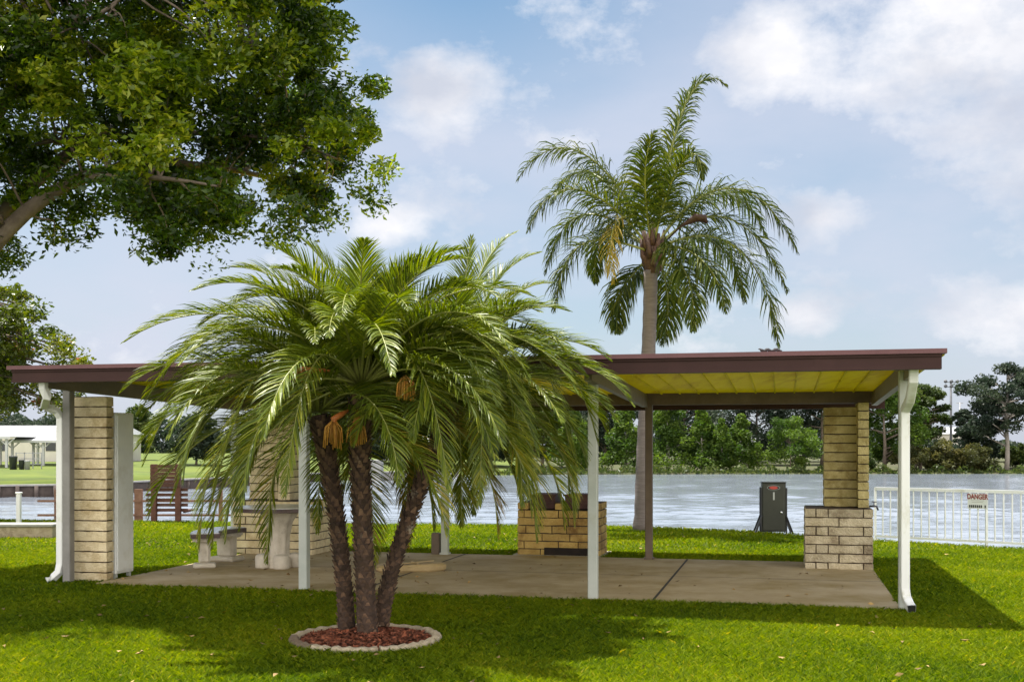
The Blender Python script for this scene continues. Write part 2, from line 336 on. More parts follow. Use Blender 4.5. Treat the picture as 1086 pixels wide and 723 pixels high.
FS = [(-700, 533), (-300, 529), (0, 527), (60, 526), (140, 522), (340, 510), (480, 504), (600, 503), (800, 502.6), (1086, 502.2), (1500, 501), (2400, 500)]
def fshore(px):
    for (a, b), (c, e) in zip(FS, FS[1:]):
        if a <= px <= c: return b + (e - b) * (px - a) / (c - a)
    return 527
def bankf(px): return 1.0 if px < 300 else max(.5, 1 - (px - 300) / 400 * .5)
def ztop(px): return -.35 if px < 330 else max(-.78, -.35 - (px - 330) / 200 * .43)
rows = []
for off, dz in ((0, None), (.05, 0), (9, .18), (22, .62), (60, 1.0), (250, 1.1), (1400, 1.2)):
    row = []
    for px in range(-700, 2401, 50):
        Y = (H - WZ) * F / (fshore(px) - HY) + off
        z = -1.6 if dz is None else ztop(px) + dz * bankf(px) + noise.noise(Vector((px * .013, off * .7, 3))) * .08
        row.append(at(px, Y, z))
    rows.append(row)
mb = MB(); k = len(rows[0]); vs = [p for r in rows for p in r]
for mi, js in ((0, range(0, 25)), (1, range(25, k - 1))):
    mb.add(vs, [(i * k + j, i * k + j + 1, (i + 1) * k + j + 1, (i + 1) * k + j) for i in range(len(rows) - 1) for j in js], mi, .5, True)
tag(mb.build('far_bank', [M_farlawn, M_verge]), None, None, kind='structure')
def fz(px, Y):                                                            # height of the far bank under a point
    o = Y - (H - WZ) * F / (fshore(px) - HY); z0 = ztop(px)
    pts = [(0, 0), (9, .18), (22, .62), (60, 1.0), (250, 1.1), (1400, 1.2)]
    for (a, b), (c, e) in zip(pts, pts[1:]):
        if a <= o <= c: return z0 + bankf(px) * (b + (e - b) * (o - a) / (c - a))
    return z0

# shelter frame: u along its front, v to its back
P0 = gnd(629, HY + 1920 / 11.62); YAW = R(13.5)
SU = Vector((math.cos(YAW), -math.sin(YAW), 0)); SV = Vector((math.sin(YAW), math.cos(YAW), 0))
SM = Matrix((( SU.x, SV.x, 0, P0.x), (SU.y, SV.y, 0, P0.y), (0, 0, 1, 0), (0, 0, 0, 1)))
def S(u, v, z=0.0): return P0 + SU * u + SV * v + Vector((0, 0, z))
def u_at(px, v):                                                         # u of the point on row v seen at a photo column
    q = (px - CX) / F; b = P0 + SV * v
    return (q * b.y - b.x) / (SU.x - q * SU.y)
SLAB = [(-5.72, -.06), (3.0, -.06), (3.0, 4.22), (-5.72, 4.22)]
mb = MB(); mb.prism([tuple(S(u, v))[:2] for u, v in SLAB], -.1, .035)
for (u, v) in ((.62, 0), (-2.55, 0)):
    a, b = S(u, -.05, .0395), S(u, 4.2, .0395); s_ = SU * .014
    mb.add([a - s_, a + s_, b + s_, b - s_], [(0, 1, 2, 3)], 1)
mb.add([S(-5.7, 2.1, .0395), S(3.0, 2.1, .0395), S(3.0, 2.116, .0395), S(-5.7, 2.116, .0395)], [(0, 1, 2, 3)], 1)
rg = random.Random(4)
for (u, v, q) in ((-1.1, 1.5, .2), (-.7, 2.4, .19), (-1.3, 2.6, .21), (-.2, 2.2, .22), (-.9, .9, .18), (1.5, 1.7, .24), (2.3, 1.4, .24), (1.9, 2.6, .2)):   # rings left by old pots
    k = 28; vs = []
    for j in range(k + 1):
        an = 2 * math.pi * j / k
        if rg.random() < .1: pass
        w = .008 + .006 * math.sin(3 * an + u)
        for rr in (q, q - w): vs.append(S(u + math.cos(an) * rr, v + math.sin(an) * rr, .0392))
    mb.add(vs, [(2 * j, 2 * j + 1, 2 * j + 3, 2 * j + 2) for j in range(k) if (j + int(u * 10)) % 9], 2)
M_ring = pm('pot_stain', (.26, .20, .12), (.36, .28, .18), 8, .9)
tag(mb.build('patio_slab', [M_concrete, M_joint, M_ring]), None, None, kind='structure')

# ------------------------------------------------------------------ masonry
def rough_box(mb, lo, hi, m=0, amp=.006, cell=.09):
    """split-faced block in shelter axes"""
    lo, hi = Vector(lo), Vector(hi); r = random.random()
    for ax in range(3):
        a, b = (ax + 1) % 3, (ax + 2) % 3
        na = max(1, round((hi[a] - lo[a]) / cell)); nb = max(1, round((hi[b] - lo[b]) / .05))
        for side in (0, 1):
            vs = []
            for i in range(na + 1):
                for j in range(nb + 1):
                    p = Vector((0, 0, 0)); p[ax] = hi[ax] if side else lo[ax]
                    p[a] = lo[a] + (hi[a] - lo[a]) * i / na; p[b] = lo[b] + (hi[b] - lo[b]) * j / nb
                    edge = 0 < i < na and 0 < j < nb
                    n3 = noise.noise_vector(p * 11 + Vector((r * 50, 0, 0)))
                    p = p + n3 * amp
                    if edge and ax != 2: p[ax] += (1 if side else -1) * amp * 1.2
                    vs.append(S(p.x, p.y, p.z))
            fs = [(i * (nb + 1) + j, (i + 1) * (nb + 1) + j, (i + 1) * (nb + 1) + j + 1, i * (nb + 1) + j + 1) for i in range(na) for j in range(nb)]
            if not side: fs = [f[::-1] for f in fs]
            mb.add(vs, fs, m, r)
def block_wall(mb, u0, u1, v0, v1, z0, nc, ch, joints, gap=.015, dep=.14):
    """courses of split blocks around a mortar core; joints = front split positions (0..1) for even and odd courses"""
    for c in range(nc):
        za, zb = z0 + c * ch + gap / 2, z0 + (c + 1) * ch - gap / 2
        js = [0] + list(joints[c % len(joints)]) + [1]
        for a, b in zip(js, js[1:]):
            ua, ub = u0 + (u1 - u0) * a, u0 + (u1 - u0) * b
            ga = gap / 2 if a > 0 else 0; gb = gap / 2 if b < 1 else 0
            if v1 - v0 < 2.4 * dep: rough_box(mb, (ua + ga, v0, za), (ub - gb, v1, zb))
            else:
                rough_box(mb, (ua + ga, v0, za), (ub - gb, v0 + dep, zb)); rough_box(mb, (ua + ga, v1 - dep, za), (ub - gb, v1, zb))
        if v1 - v0 >= 2.4 * dep:
            va, vb = v0 + dep + gap, v1 - dep - gap; ms = [va, vb] if c % 2 else [va, (va + vb) / 2, vb]
            for a, b in zip(ms, ms[1:]):
                rough_box(mb, (u0, a, za), (u0 + dep, b - gap / 2, zb)); rough_box(mb, (u1 - dep, a, za), (u1, b - gap / 2, zb))
    e = .012
    mb.box(((u0 + u1) / 2, (v0 + v1) / 2, z0 + nc * ch / 2), (u1 - u0 - 2 * e, v1 - v0 - 2 * e, nc * ch - .004), SM, 1, .5)

CH = .112
def pier(uc0, uc1, v, label, mats, up0, up1, mats2):
    t = thing('brick_pier', S((uc0 + uc1) / 2, v + .4), label, 'brick pier', 'split block piers holding up the roof', -YAW)
    mb = MB(); block_wall(mb, uc0, uc1, v, v + .82, .0, 7, CH + .002, [(.16, .34, .86), (.5,)][::1]); mb.build('pier_base', mats, t)
    mb = MB(); s = up0 + (up1 - up0) * .76
    block_wall(mb, up0, s + .05, v + .42, v + .78, .80, 11, .118, [()], dep=.3)
    block_wall(mb, s + .0, up1, v + .16, v + .79, .80, 12, .1125, [()], dep=.3)
    mb.build('pier_column', mats2, t)
u0, u1 = u_at(854, 3.4), u_at(926, 3.4)
pier(u0, u1, 3.4, 'pale split block pier with a wide base at the right end of the patio', [M_blockgrey, M_mortar], u_at(874, 3.8), u_at(921.5, 3.56), [M_blockolive, M_mortar])
u0, u1 = u_at(247, 3.55), u_at(331, 3.55)
pier(u0, u1, 3.55, 'split block pier with a wide base behind the round stone table', [M_block, M_mortar], u_at(264, 3.95), u_at(307, 3.7), [M_block, M_mortar])

vL = .18
uL0, uL1 = u_at(75.5, vL), u_at(113, vL)
mb = MB(); block_wall(mb, uL0, uL1, vL, vL + .14, 0.0, 18, .1205, [()], gap=.014, dep=.2)
tag(mb.build('brick_pillar', [M_block, M_mortar], loc=S(uL0, vL)), 'narrow cream split block pillar of stacked single stones at the left end of the shelter', 'pillar')
t = thing('metal_cabinet', S(uL1 - .15, vL + .4), 'plain white metal cabinet on short feet behind the cream pillar', 'cabinet', None, -YAW)
mb = MB(); mb.box((uL1 - .19, vL + .36, 1.035), (.40, .37, 1.90), SM, 0, .5, .008); mb.build('cabinet_body', M_cabinet, t)
mb = MB(); mb.box((uL1 + .016, vL + .36, 1.035), (.012, .33, 1.84), SM, 0, .5, .004); mb.build('door', M_cabinet, t)
for (a, b) in ((-.34, .22), (-.03, .22), (-.34, .5), (-.03, .5)):
    mb = MB(); mb.box((uL1 + a, vL + b, .045), (.04, .04, .09), SM); mb.build('foot', M_post, t)

# ------------------------------------------------------------------ the shelter
sh = thing('picnic_shelter', S(0, 0), 'long flat roofed picnic shelter with brown gutter on thin white posts', 'shelter', None, -YAW)
VF, VB = -.73, 5.35; UL, UR = u_at(17, VF), u_at(1001, VF)
def zd(v): return 2.425 - .024 * (v - VF)
mb = MB()
nr = 38
for i in range(nr):                                                       # pans with upturned ribs between them
    a, b = UL + (UR - UL) * i / nr, UL + (UR - UL) * (i + 1) / nr
    vs = [S(a + .004, VF + .02, zd(VF)), S(b - .004, VF + .02, zd(VF)), S(b - .004, VB, zd(VB)), S(a + .004, VB, zd(VB))]
    vs += [p + Vector((0, 0, .02)) for p in vs]
    mb.add(vs, [(3, 2, 1, 0), (4, 5, 6, 7), (0, 1, 5, 4), (1, 2, 6, 5), (2, 3, 7, 6), (3, 0, 4, 7)])
    mb.bar(S(b, VF + .02, zd(VF) - .006), S(b, VB, zd(VB) - .006), .02, .022, 0)
mb.build('roof_deck', M_deck, sh)
mb = MB()                                                                 # front gutter: stepped face
mb.box(((UL + UR) / 2, VF - .05, 2.345), (UR - UL - .06, .10, .135), SM, 0, .5)
mb.box(((UL + UR) / 2, VF - .065, 2.295), (UR - UL - .07, .11, .035), SM, 0, .5)
mb.box(((UL + UR) / 2, VF - .058, 2.402), (UR - UL - .055, .118, .024), SM, 0, .5)
for u in (-2.9, .3, 2.2): mb.box((u, VF - .052, 2.345), (.05, .104, .137), SM, 0, .5)
mb.build('gutter', M_fascia, sh)
mb = MB(); mb.box(((UL + UR) / 2, VF - .045, 2.436), (UR - UL + .02, .20, .042), SM, 0, .5); mb.build('drip_edge', M_drip, sh)
mb = MB(); mb.box(((UL + UR) / 2, 4.1, 2.235), (UR - UL - .5, .09, .165), SM, 0, .5); mb.build('rear_beam', M_beam, sh)
mb = MB(); mb.box(((UL + UR) / 2, VB + .02, 2.20), (UR - UL, .06, .16), SM, 0, .5); mb.build('rear_fascia', M_fascia, sh)
FP = [-6.115, -3.19, 0.0, 3.03]; BP = [-6.13, -2.83, .10]
for u in (-6.02, -3.05, .05, 3.06):
    mb = MB(); mb.bar(S(u, -.60, zd(-.6) - .105), S(u, 4.06, zd(4.06) - .105), .075, .17); mb.build('rafter', M_rafter, sh)
for u in (.75, -2.2):
    mb = MB(); mb.box((u, -.45, 2.385), (.06, .10, .05), SM); mb.build('bracket', M_beam, sh)
for u in FP:
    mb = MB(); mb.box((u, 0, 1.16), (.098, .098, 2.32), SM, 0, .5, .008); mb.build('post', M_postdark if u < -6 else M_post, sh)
for u in BP:
    p = mb = MB(); mb.box((u, 4.1, 1.08), (.098, .098, 2.16), SM, 0, .5, .008); mb.box((u, 4.1, .045), (.13, .13, .03), SM); mb.build('post', M_beam if u > 0 else M_post, sh)
mb = MB(); mb.box((-2.83 - .14, 4.12, .17), (.12, .1, .34), SM, 0, .5, .01); mb.build('outlet_box', M_beam, sh)
def spout(pts, w=.085, d=.115):
    mb = MB(); pts = [S(*p) for p in pts]; q = []
    for i, p in enumerate(pts):
        tt = (pts[min(i + 1, len(pts) - 1)] - pts[max(i - 1, 0)]).normalized()
        up = Vector((0, 0, 1)) if abs(tt.z) < .8 else None
        a = SU if abs(tt.dot(SU)) < .8 else SV
        a = (a - tt * a.dot(tt)).normalized(); b = tt.cross(a)
        q += [p + a * x * w / 2 + b * y * d / 2 for x, y in ((-1, -.8), (-.8, -1), (-.3, -1), (0, -.9), (.3, -1), (.8, -1), (1, -.8), (1, .8), (.8, 1), (-.8, 1), (-1, .8))]
    k = 11; fs = [(i * k + j, i * k + (j + 1) % k, (i + 1) * k + (j + 1) % k, (i + 1) * k + j) for i in range(len(pts) - 1) for j in range(k)]
    mb.add(q, fs + [tuple(range(k))], 0, .5)
    o = mb.build('downspout', M_white, sh)
    m2 = MB(); e = q[-k:]; c = sum(e, Vector()) / k; m2.add([c + (p - c) * .86 + (c - pts[-2]).normalized() * .003 for p in e], [tuple(range(k))]); m2.build('opening', M_black, o)
uR = 3.03
spout([(uR + .02, -.66, 2.30), (uR + .02, -.64, 2.19), (uR + .015, -.40, 2.02), (uR, -.14, 1.94), (uR, -.12, 1.85), (uR, -.12, .24), (uR + .01, -.13, .15), (uR + .03, -.22, .09), (uR + .04, -.30, .07)], .08, .07)
uS = u_at(65.5, 0.0)
u9 = u_at(48.5, -.66)
spout([(u9, -.70, 2.30), (u9, -.70, 2.22), (u9 + .02, -.66, 2.13), (uS - .10, -.18, 2.05), (uS - .02, -.06, 1.99), (uS, -.02, 1.91), (uS, -.02, .24), (uS - .01, -.04, .14), (uS - .06, -.07, .08), (uS - .12, -.10, .05)], .08, .072)

# birds in a row on the roof edge
for i, px in enumerate((808.8, 811.8, 816, 821, 825)):
    u = u_at(px, VF + .02); c = S(u, VF + .0, 2.457)
    mb = MB(); rr = .021; dr = (1 if i % 2 else -1); a = SU * dr
    mb.tube([c + Vector((0, 0, .022)) - a * .055, c + Vector((0, 0, .026)) - a * .03, c + Vector((0, 0, .03)), c + Vector((0, 0, .037)) + a * .02, c + Vector((0, 0, .05)) + a * .03, c + Vector((0, 0, .05)) + a * .042, c + Vector((0, 0, .048)) + a * .058],
            [.004, .011, .02, .019, .012, .010, .001], 7)
    for s in (-1, 1): mb.tube([c + SV * s * .008, c + SV * s * .008 + Vector((0, 0, .025))], .0025, 4)
    mb.v = [tuple(c + (Vector(p) - c) * .72) for p in mb.v]
    tag(mb.build('small_bird', M_bird, loc=c), 'tiny dark bird on the roof edge, ' + ('leftmost', 'second from the left', 'middle one', 'second from the right', 'rightmost')[i] + ' of the row of five', 'bird', 'birds perched on the roof edge')

# ------------------------------------------------------------------ brick grill
vg = 4.42; ug0, ug1 = u_at(549, vg), u_at(636, vg)
g = thing('brick_grill', S((ug0 + ug1) / 2, vg + .3), 'yellow brick barbecue with two rusty fire pans at the back of the patio', 'barbecue', None, -YAW)
mb = MB(); gw = ug1 - ug0
block_wall(mb, ug0, ug1, vg, vg + .66, .0, 6, .112, [(.28, .62), (.08, .5, .74), (.30, .64), (.10, .42, .6)], dep=.13)
block_wall(mb, ug0, ug0 + .15, vg, vg + .66, .673, 1, .105, [()], dep=.13)
block_wall(mb, ug1 - .15, ug1, vg, vg + .66, .673, 1, .105, [()], dep=.13)
block_wall(mb, ug0 + gw * .46, ug0 + gw * .56, vg + .02, vg + .6, .673, 1, .1, [()], dep=.13)
mb.build('brick_body', [M_blockyel, M_mortar], g)
mb = MB(); mb.box((ug0 + gw * .62, vg - .012, .075), (gw * .58, .02, .12), SM); mb.build('ash_opening', M_soot, g)
for k in (0, 1):
    a = ug0 + gw * (.30 if k == 0 else .72); w = gw * .30
    mb = MB(); z0 = .69; zt = .885
    top = [(a - w / 2, vg + .05), (a + w / 2, vg + .05), (a + w / 2, vg + .58), (a - w / 2, vg + .58)]; bot = [(a - w * .48, vg + .07), (a + w * .48, vg + .07), (a + w * .48, vg + .56), (a - w * .48, vg + .56)]
    vs = [S(u, v, z0) for u, v in bot] + [S(u, v, zt) for u, v in top] + [S(a + (u - a) * .94, vg + .315 + (v - vg - .315) * .94, zt) for u, v in top] + [S(u, v, z0 + .03) for u, v in bot]
    fs = [(3, 2, 1, 0)] + [(i + o, (i + 1) % 4 + o, (i + 1) % 4 + o + 4, i + o + 4) for o in (0, 4, 8) for i in range(4)] + [(12, 13, 14, 15)]
    mb.add(vs, fs)
    mb.bar(S(a - w / 2 - .02, vg + .03, zt), S(a + w / 2 + .02, vg + .03, zt), .03, .03); mb.bar(S(a - w * .5, vg + .035, .77), S(a + w * .5, vg + .035, .77), .02, .02)
    fp = mb.build('fire_pan', M_grill, g)
    m2 = MB()
    for j in range(9): m2.bar(S(a - w / 2 + w * (j + .5) / 9, vg + .05, zt + .008), S(a - w / 2 + w * (j + .5) / 9, vg + .58, zt + .008), .012, .012)
    m2.build('grate', M_grill, fp)
mb = MB(); mb.prism([tuple(S(u, v))[:2] for u, v in ((ug0 - .06, 4.225), (ug1 + .06, 4.225), (ug1 + .06, 5.2), (ug0 - .06, 5.2))], -.05, .03)
tag(mb.build('grill_pad', pm('pale_concrete', (.36, .32, .27), (.45, .41, .35), 3, .9, .2, 60)), None, None, kind='structure')

# ------------------------------------------------------------------ stone table and curved bench
tc_ = at(296, 14.55, 0.035)
tb = thing('stone_table', tc_, 'round stone table on a fluted pedestal near the left pier', 'table')
rt = .575
mb = MB(); mb.lathe(tc_, [(rt - .02, .722), (rt, .728), (rt, .768), (rt - .012, .772)], 40, 1, .5, False); mb.lathe(tc_, [(rt - .012, .7725), (rt - .02, .782), (.01, .785)], 40, 0, .5, False); mb.build('tabletop', [M_tile, M_tileedge], tb)
mb = MB()
k = 32; prof = [(.155, .0), (.155, .10), (.135, .13), (.125, .2), (.13, .4), (.165, .58), (.235, .70), (.24, .72)]
vs = []
for q, z in prof:
    for j in range(k):
        an = 2 * math.pi * j / k; f = 1 + (.07 * math.cos(8 * an) if z > .12 else 0)
        vs.append(tc_ + Vector((q * f * math.cos(an), q * f * math.sin(an), z)))
mb.add(vs, [(i * k + j, i * k + (j + 1) % k, (i + 1) * k + (j + 1) % k, (i + 1) * k + j) for i in range(len(prof) - 1) for j in range(k)], 0, .5, True)
mb.build('pedestal', M_cast, tb)
for a in range(4):
    an = R(20 + 90 * a); c = tc_ + Vector((math.cos(an) * .2, math.sin(an) * .2, 0))
    mb = MB(); mb.lathe(c, [(.10, 0), (.105, .02), (.105, .14), (.09, .165), (.05, .18)], 14); mb.build('foot', M_cast, tb)
def bench_pts(r, n=16): return [tc_ + Vector((r * math.cos(R(a)), r * math.sin(R(a)), 0)) for a in np.linspace(177, 247, n)]
bc = at(232, 14.75, .035)
bn = thing('stone_bench', bc, 'curved stone bench with a white tiled seat and dark rim beside the round table', 'bench')
# an arc of seat bent round the table, seen from its outer end
cen = Vector((-2.685, 14.84, .035))
def arc(r, z, a0, a1, k=14): return [cen + Vector((r * math.cos(R(a)), r * math.sin(R(a)), z)) for a in np.linspace(a0, a1, k)]
ri, ro, A0, A1 = 1.12, 1.48, 147, 203
def ring(mb, ri, ro, z0, z1, m, e=0):
    k = 14; I0, O0, I1, O1 = arc(ri, z0, A0 + e, A1 - e), arc(ro, z0, A0 + e, A1 - e), arc(ri, z1, A0 + e, A1 - e), arc(ro, z1, A0 + e, A1 - e)
    vs = I0 + O0 + I1 + O1
    fs = []
    for j in range(k - 1): fs += [(j, j + 1, k + j + 1, k + j), (2 * k + j, 3 * k + j, 3 * k + j + 1, 2 * k + j + 1), (k + j, k + j + 1, 3 * k + j + 1, 3 * k + j), (j, 2 * k + j, 2 * k + j + 1, j + 1)]
    fs += [(0, k, 3 * k, 2 * k), (k - 1, 3 * k - 1, 4 * k - 1, 2 * k - 1)]
    mb.add(vs, fs, m, .5)
mb = MB(); ring(mb, ri, ro, .385, .44, 1); ring(mb, ri + .012, ro - .012, .4405, .452, 0, .6); ring(mb, ri + .03, ro - .03, .345, .384, 2, 2); mb.build('seat', [M_tile, M_tileedge, M_cast], bn)
for an, w, rw in ((195, .055, .15), (156, .085, .27)):
    c = cen + Vector(((ri + ro) / 2 * math.cos(R(an)), (ri + ro) / 2 * math.sin(R(an)), 0)); M = Matrix.Translation(c) @ Matrix.Rotation(R(an), 4, 'Z')
    mb = MB(); mb.box((0, 0, .03), (rw + .13, w * 2 + .09, .06), M, 0, .5, .015); mb.box((0, 0, .2), (rw, w * 1.6, .29), M, 0, .5, .03); mb.box((0, 0, .335), (rw + .07, w * 2 + .03, .03), M, 0, .5, .01)
    mb.build('leg', M_cast, bn)

# tan board lying on the slab
c = at(436, 14.15, .036); M = Matrix.Translation(c) @ Matrix.Rotation(R(8), 4, 'Z')
mb = MB(); k = 24
pl = [(.44 * math.copysign(abs(math.cos(a)) ** .55, math.cos(a)), (.21 - .06 * math.cos(a)) * math.copysign(abs(math.sin(a)) ** .6, math.sin(a))) for a in [2 * math.pi * j / k for j in range(k)]]
vs = []
for q, z in ((.93, 0), (1, .02), (1, .055), (.9, .08)):
    for x, y in pl: vs.append(M @ Vector((x * q, y * q, z + (.02 * (x + .4) if z > .03 else 0))))
mb.add(vs, [(i * k + j, i * k + (j + 1) % k, (i + 1) * k + (j + 1) % k, (i + 1) * k + j) for i in range(3) for j in range(k)] + [tuple(range(3 * k, 4 * k)), tuple(range(k - 1, -1, -1))], 0, .5)
mb.bar(M @ Vector((-.2, -.12, .095)), M @ Vector((.28, .03, .118)), .03, .012); mb.bar(M @ Vector((.02, .16, .10)), M @ Vector((.08, -.17, .10)), .03, .012)
tag(mb.build('padded_board', M_mat, loc=c), 'flat tan padded board lying on the patio behind the three stemmed palm', 'board')

# water tap on the right pier
c = S(u_at(927, 3.5), 3.5, .83); mb = MB()
mb.tube([c - SU * .06, c, c + SU * .03, c + SU * .05 - Vector((0, 0, .05))], [.012, .014, .014, .010], 8); mb.tube([c, c + Vector((0, 0, .05))], .006, 6); mb.bar(c + Vector((0, 0, .055)) - SU * .03, c + Vector((0, 0, .055)) + SU * .03, .012, .012)
tag(mb.build('water_tap', M_steel, loc=c), 'small dark garden tap on the side of the right pier', 'tap')

# ------------------------------------------------------------------ green pump cabinet by the water
Yp = 20.6; pc = at(820, Yp, 0); pw, ph, pd = .42, .88, .34
pump = thing('pump_cabinet', pc, 'dark green metal pump box with a red oval badge on splayed legs at the water', 'pump box')
M = Matrix.Translation(pc) @ Matrix.Rotation(R(-8), 4, 'Z'); PB = .04
mb = MB(); mb.box((0, 0, PB + ph / 2), (pw, pd, ph), M, 0, .5, .012); mb.box((0, 0, PB + ph + .008), (pw + .02, pd + .02, .02), M, 0, .5, .006); mb.build('box_body', M_green, pump)
mb = MB(); mb.box((-.012, -pd / 2 - .006, PB + ph / 2), (pw - .05, .014, ph - .05), M, 0, .5, .005); dr = mb.build('door', M_green, pump)
mb = MB()
def ell(c, a, b, m, dy): mb.add([M @ Vector((c[0] + a * math.cos(2 * math.pi * j / 28), -pd / 2 - .0135 - dy, c[1] + b * math.sin(2 * math.pi * j / 28))) for j in range(28)], [tuple(range(27, -1, -1))], m, .5)
ell((-.01, PB + ph - .085), .115, .042, 1, .002); ell((-.01, PB + ph - .085), .108, .037, 2, .004); ell((-.01, PB + ph - .085), .075, .027, 0, .006)
mb.build('badge', [M_red, M_pale, M_black], dr)
mb = MB(); mb.box((-.005, -pd / 2 - .016, PB + ph - .235), (.028, .006, .14), M); mb.build('label_strip', M_pale, dr)
mb = MB(); cc = M @ Vector((.125, -pd / 2 - .013, PB + ph - .53)); mb.lathe((0, 0, 0), [(.024, 0), (.024, .012), (.01, .016)], 14); mb.v = [tuple(cc + M.to_3x3() @ Vector((p[0], -p[2], p[1]))) for p in mb.v]; mb.build('lock', M_chrome, dr)
for (sx, sy) in ((-1, -1), (1, -1), (-1, 1), (1, 1)):
    mb = MB(); mb.bar(M @ Vector((sx * pw / 2, sy * pd * .48, PB + .30)), M @ Vector((sx * (pw / 2 + .125), sy * pd * .62, 0)), .022, .03); mb.bar(M @ Vector((sx * (pw / 2 + .012), sy * pd * .45, PB + .9 * ph)), M @ Vector((sx * (pw / 2 + .012), sy * pd * .45, 0)), .022, .022); mb.build('leg', M_black, pump)

# ------------------------------------------------------------------ white picket fence on the right with its sign
A, B = Vector((6.02, 18.75, 0)), Vector((13.2, 12.75, 0)); fd = (B - A); FL = fd.length; fd.normalize()
fe = thing('picket_fence', A, 'white metal picket fence along the water at the right', 'fence')
mb = MB(); mb.bar(A + Vector((0, 0, .885)), B + Vector((0, 0, .885)), .05, .05); mb.build('top_rail', M_white, fe)
mb = MB(); mb.bar(A + Vector((0, 0, .10)), B + Vector((0, 0, .10)), .035, .035); mb.build('bottom_rail', M_white, fe)
x = 0.0; i = 0
while x < FL:
    p = A + fd * x; mb = MB()
    if i % 14 == 0: mb.bar(p + Vector((0, 0, -.05)), p + Vector((0, 0, .90)), .032, .032); mb.build('fence_post', M_white, fe)
    else: mb.bar(p + Vector((0, 0, .085)), p + Vector((0, 0, .87)), .019, .019); mb.build('picket', M_white, fe)
    x += .127; i += 1
def on_fence(px):
    q = (px - CX) / F; s = (q * A.y - A.x) / (fd.x - q * fd.y); return A + fd * s
a, b = on_fence(1027), on_fence(1048); sd = (b - a).normalized(); w = (b - a).length; nf = Vector((sd.y, -sd.x, 0)); zt = .845; hh = .235
sg = thing('danger_sign', (a + b) / 2, 'small white DANGER sign hung on the white picket fence', 'sign')
M = Matrix(((sd.x, -nf.x, 0, (a + b).x / 2 + nf.x * .032), (sd.y, -nf.y, 0, (a + b).y / 2 + nf.y * .032), (0, 0, 1, zt - hh / 2), (0, 0, 0, 1)))
mb = MB(); mb.box((0, 0, 0), (w, .006, hh), M); mb.build('sign_panel', M_signw, sg)
def text(s, size, x, z, mat, dy=-.005, sx=1.0, bold=.0):
    cu = bpy.data.curves.new('lettering', 'FONT'); cu.body = s; cu.size = size; cu.align_x = 'CENTER'; cu.align_y = 'CENTER'; cu.extrude = .001; cu.offset = bold; cu.materials.append(mat)
    tmp = bpy.data.objects.new('lettering_curve', cu); me = bpy.data.meshes.new_from_object(tmp); bpy.data.objects.remove(tmp); bpy.data.curves.remove(cu)
    o = bpy.data.objects.new('lettering', me); C.objects.link(o)
    o.parent = sg; o.matrix_parent_inverse = sg.matrix_basis.inverted()
    o.matrix_basis = M @ Matrix.Translation((x, dy, z)) @ Matrix.Rotation(R(90), 4, 'X') @ Matrix.Diagonal((sx, 1, 1, 1))
text('DANGER', .112, 0, .068, M_signr, sx=.70, bold=.004)
mb = MB()
for j in range(2): mb.box((0, -.0045, .012 - .026 * j), (w * (.66 - .1 * j), .002, .008), M)
mb.build('faint_line', M_pale, sg)
mb = MB()
for j in range(9):
    if j != 7: mb.box((-w * .44 + w * .88 * (j + .5) / 9, -.0045, -.080), (w * .066, .002, .042), M)
mb.build('small_print', M_black, sg)

# ------------------------------------------------------------------ left side: low wall, white post, dock, swing seat
a, b = at(-60, 19.4), at(56, 19.4)
mb = MB(); mb.box(((a.x + b.x) / 2, 19.55, .10), (b.x - a.x, .34, .21), None, 0, .5, .01); mb.box(((a.x + b.x) / 2, 19.55, .23), (b.x - a.x + .06, .44, .05), None, 1, .5, .01)
tag(mb.build('low_wall', [M_stone, M_cap], loc=((a.x + b.x) / 2, 19.55, 0)), 'low pale concrete wall with a flat cap at the left edge', 'low wall')
c = at(20, 20.6, 0); mb = MB(); mb.box((c.x, c.y, .36), (.075, .075, .72), None, 0, .5, .008); mb.box((c.x, c.y, .735), (.10, .10, .03), None, 0, .5, .008); mb.box((c.x, c.y, .02), (.14, .14, .04))
tag(mb.build('white_post', M_white, loc=c), 'short white post standing behind the low concrete wall', 'post')

dk = thing('dock_railing', at(240, 24.4, 0), 'brown wooden dock railing with two thin rails along the water at the left', 'railing')
Yd = 24.5
for px in (60, 147, 234, 290, 348):
    q = at(px, Yd, 0); mb = MB(); w = .16 if px in (147,) else .07; mb.box((q.x, q.y, .19), (w, .09, .92)); mb.build('railing_post', M_dock, dk)
for py in (531, 546):
    a, b = at(40, Yd - .06, py=py), at(350, Yd - .06, py=py); mb = MB(); mb.bar(a, b, .04, .045); mb.build('rail', M_dock, dk)
mb = MB(); a, b = at(30, 25.2, -.32), at(360, 25.2, -.32); mb.box(((a.x + b.x) / 2, 25.0, -.34), (b.x - a.x, 1.3, .08))
for px in (60, 147, 234, 348):
    q = at(px, 25.4, 0); mb.box((q.x, 25.4, -.9), (.16, .16, 1.1))
mb.build('dock_deck', M_dock, dk)

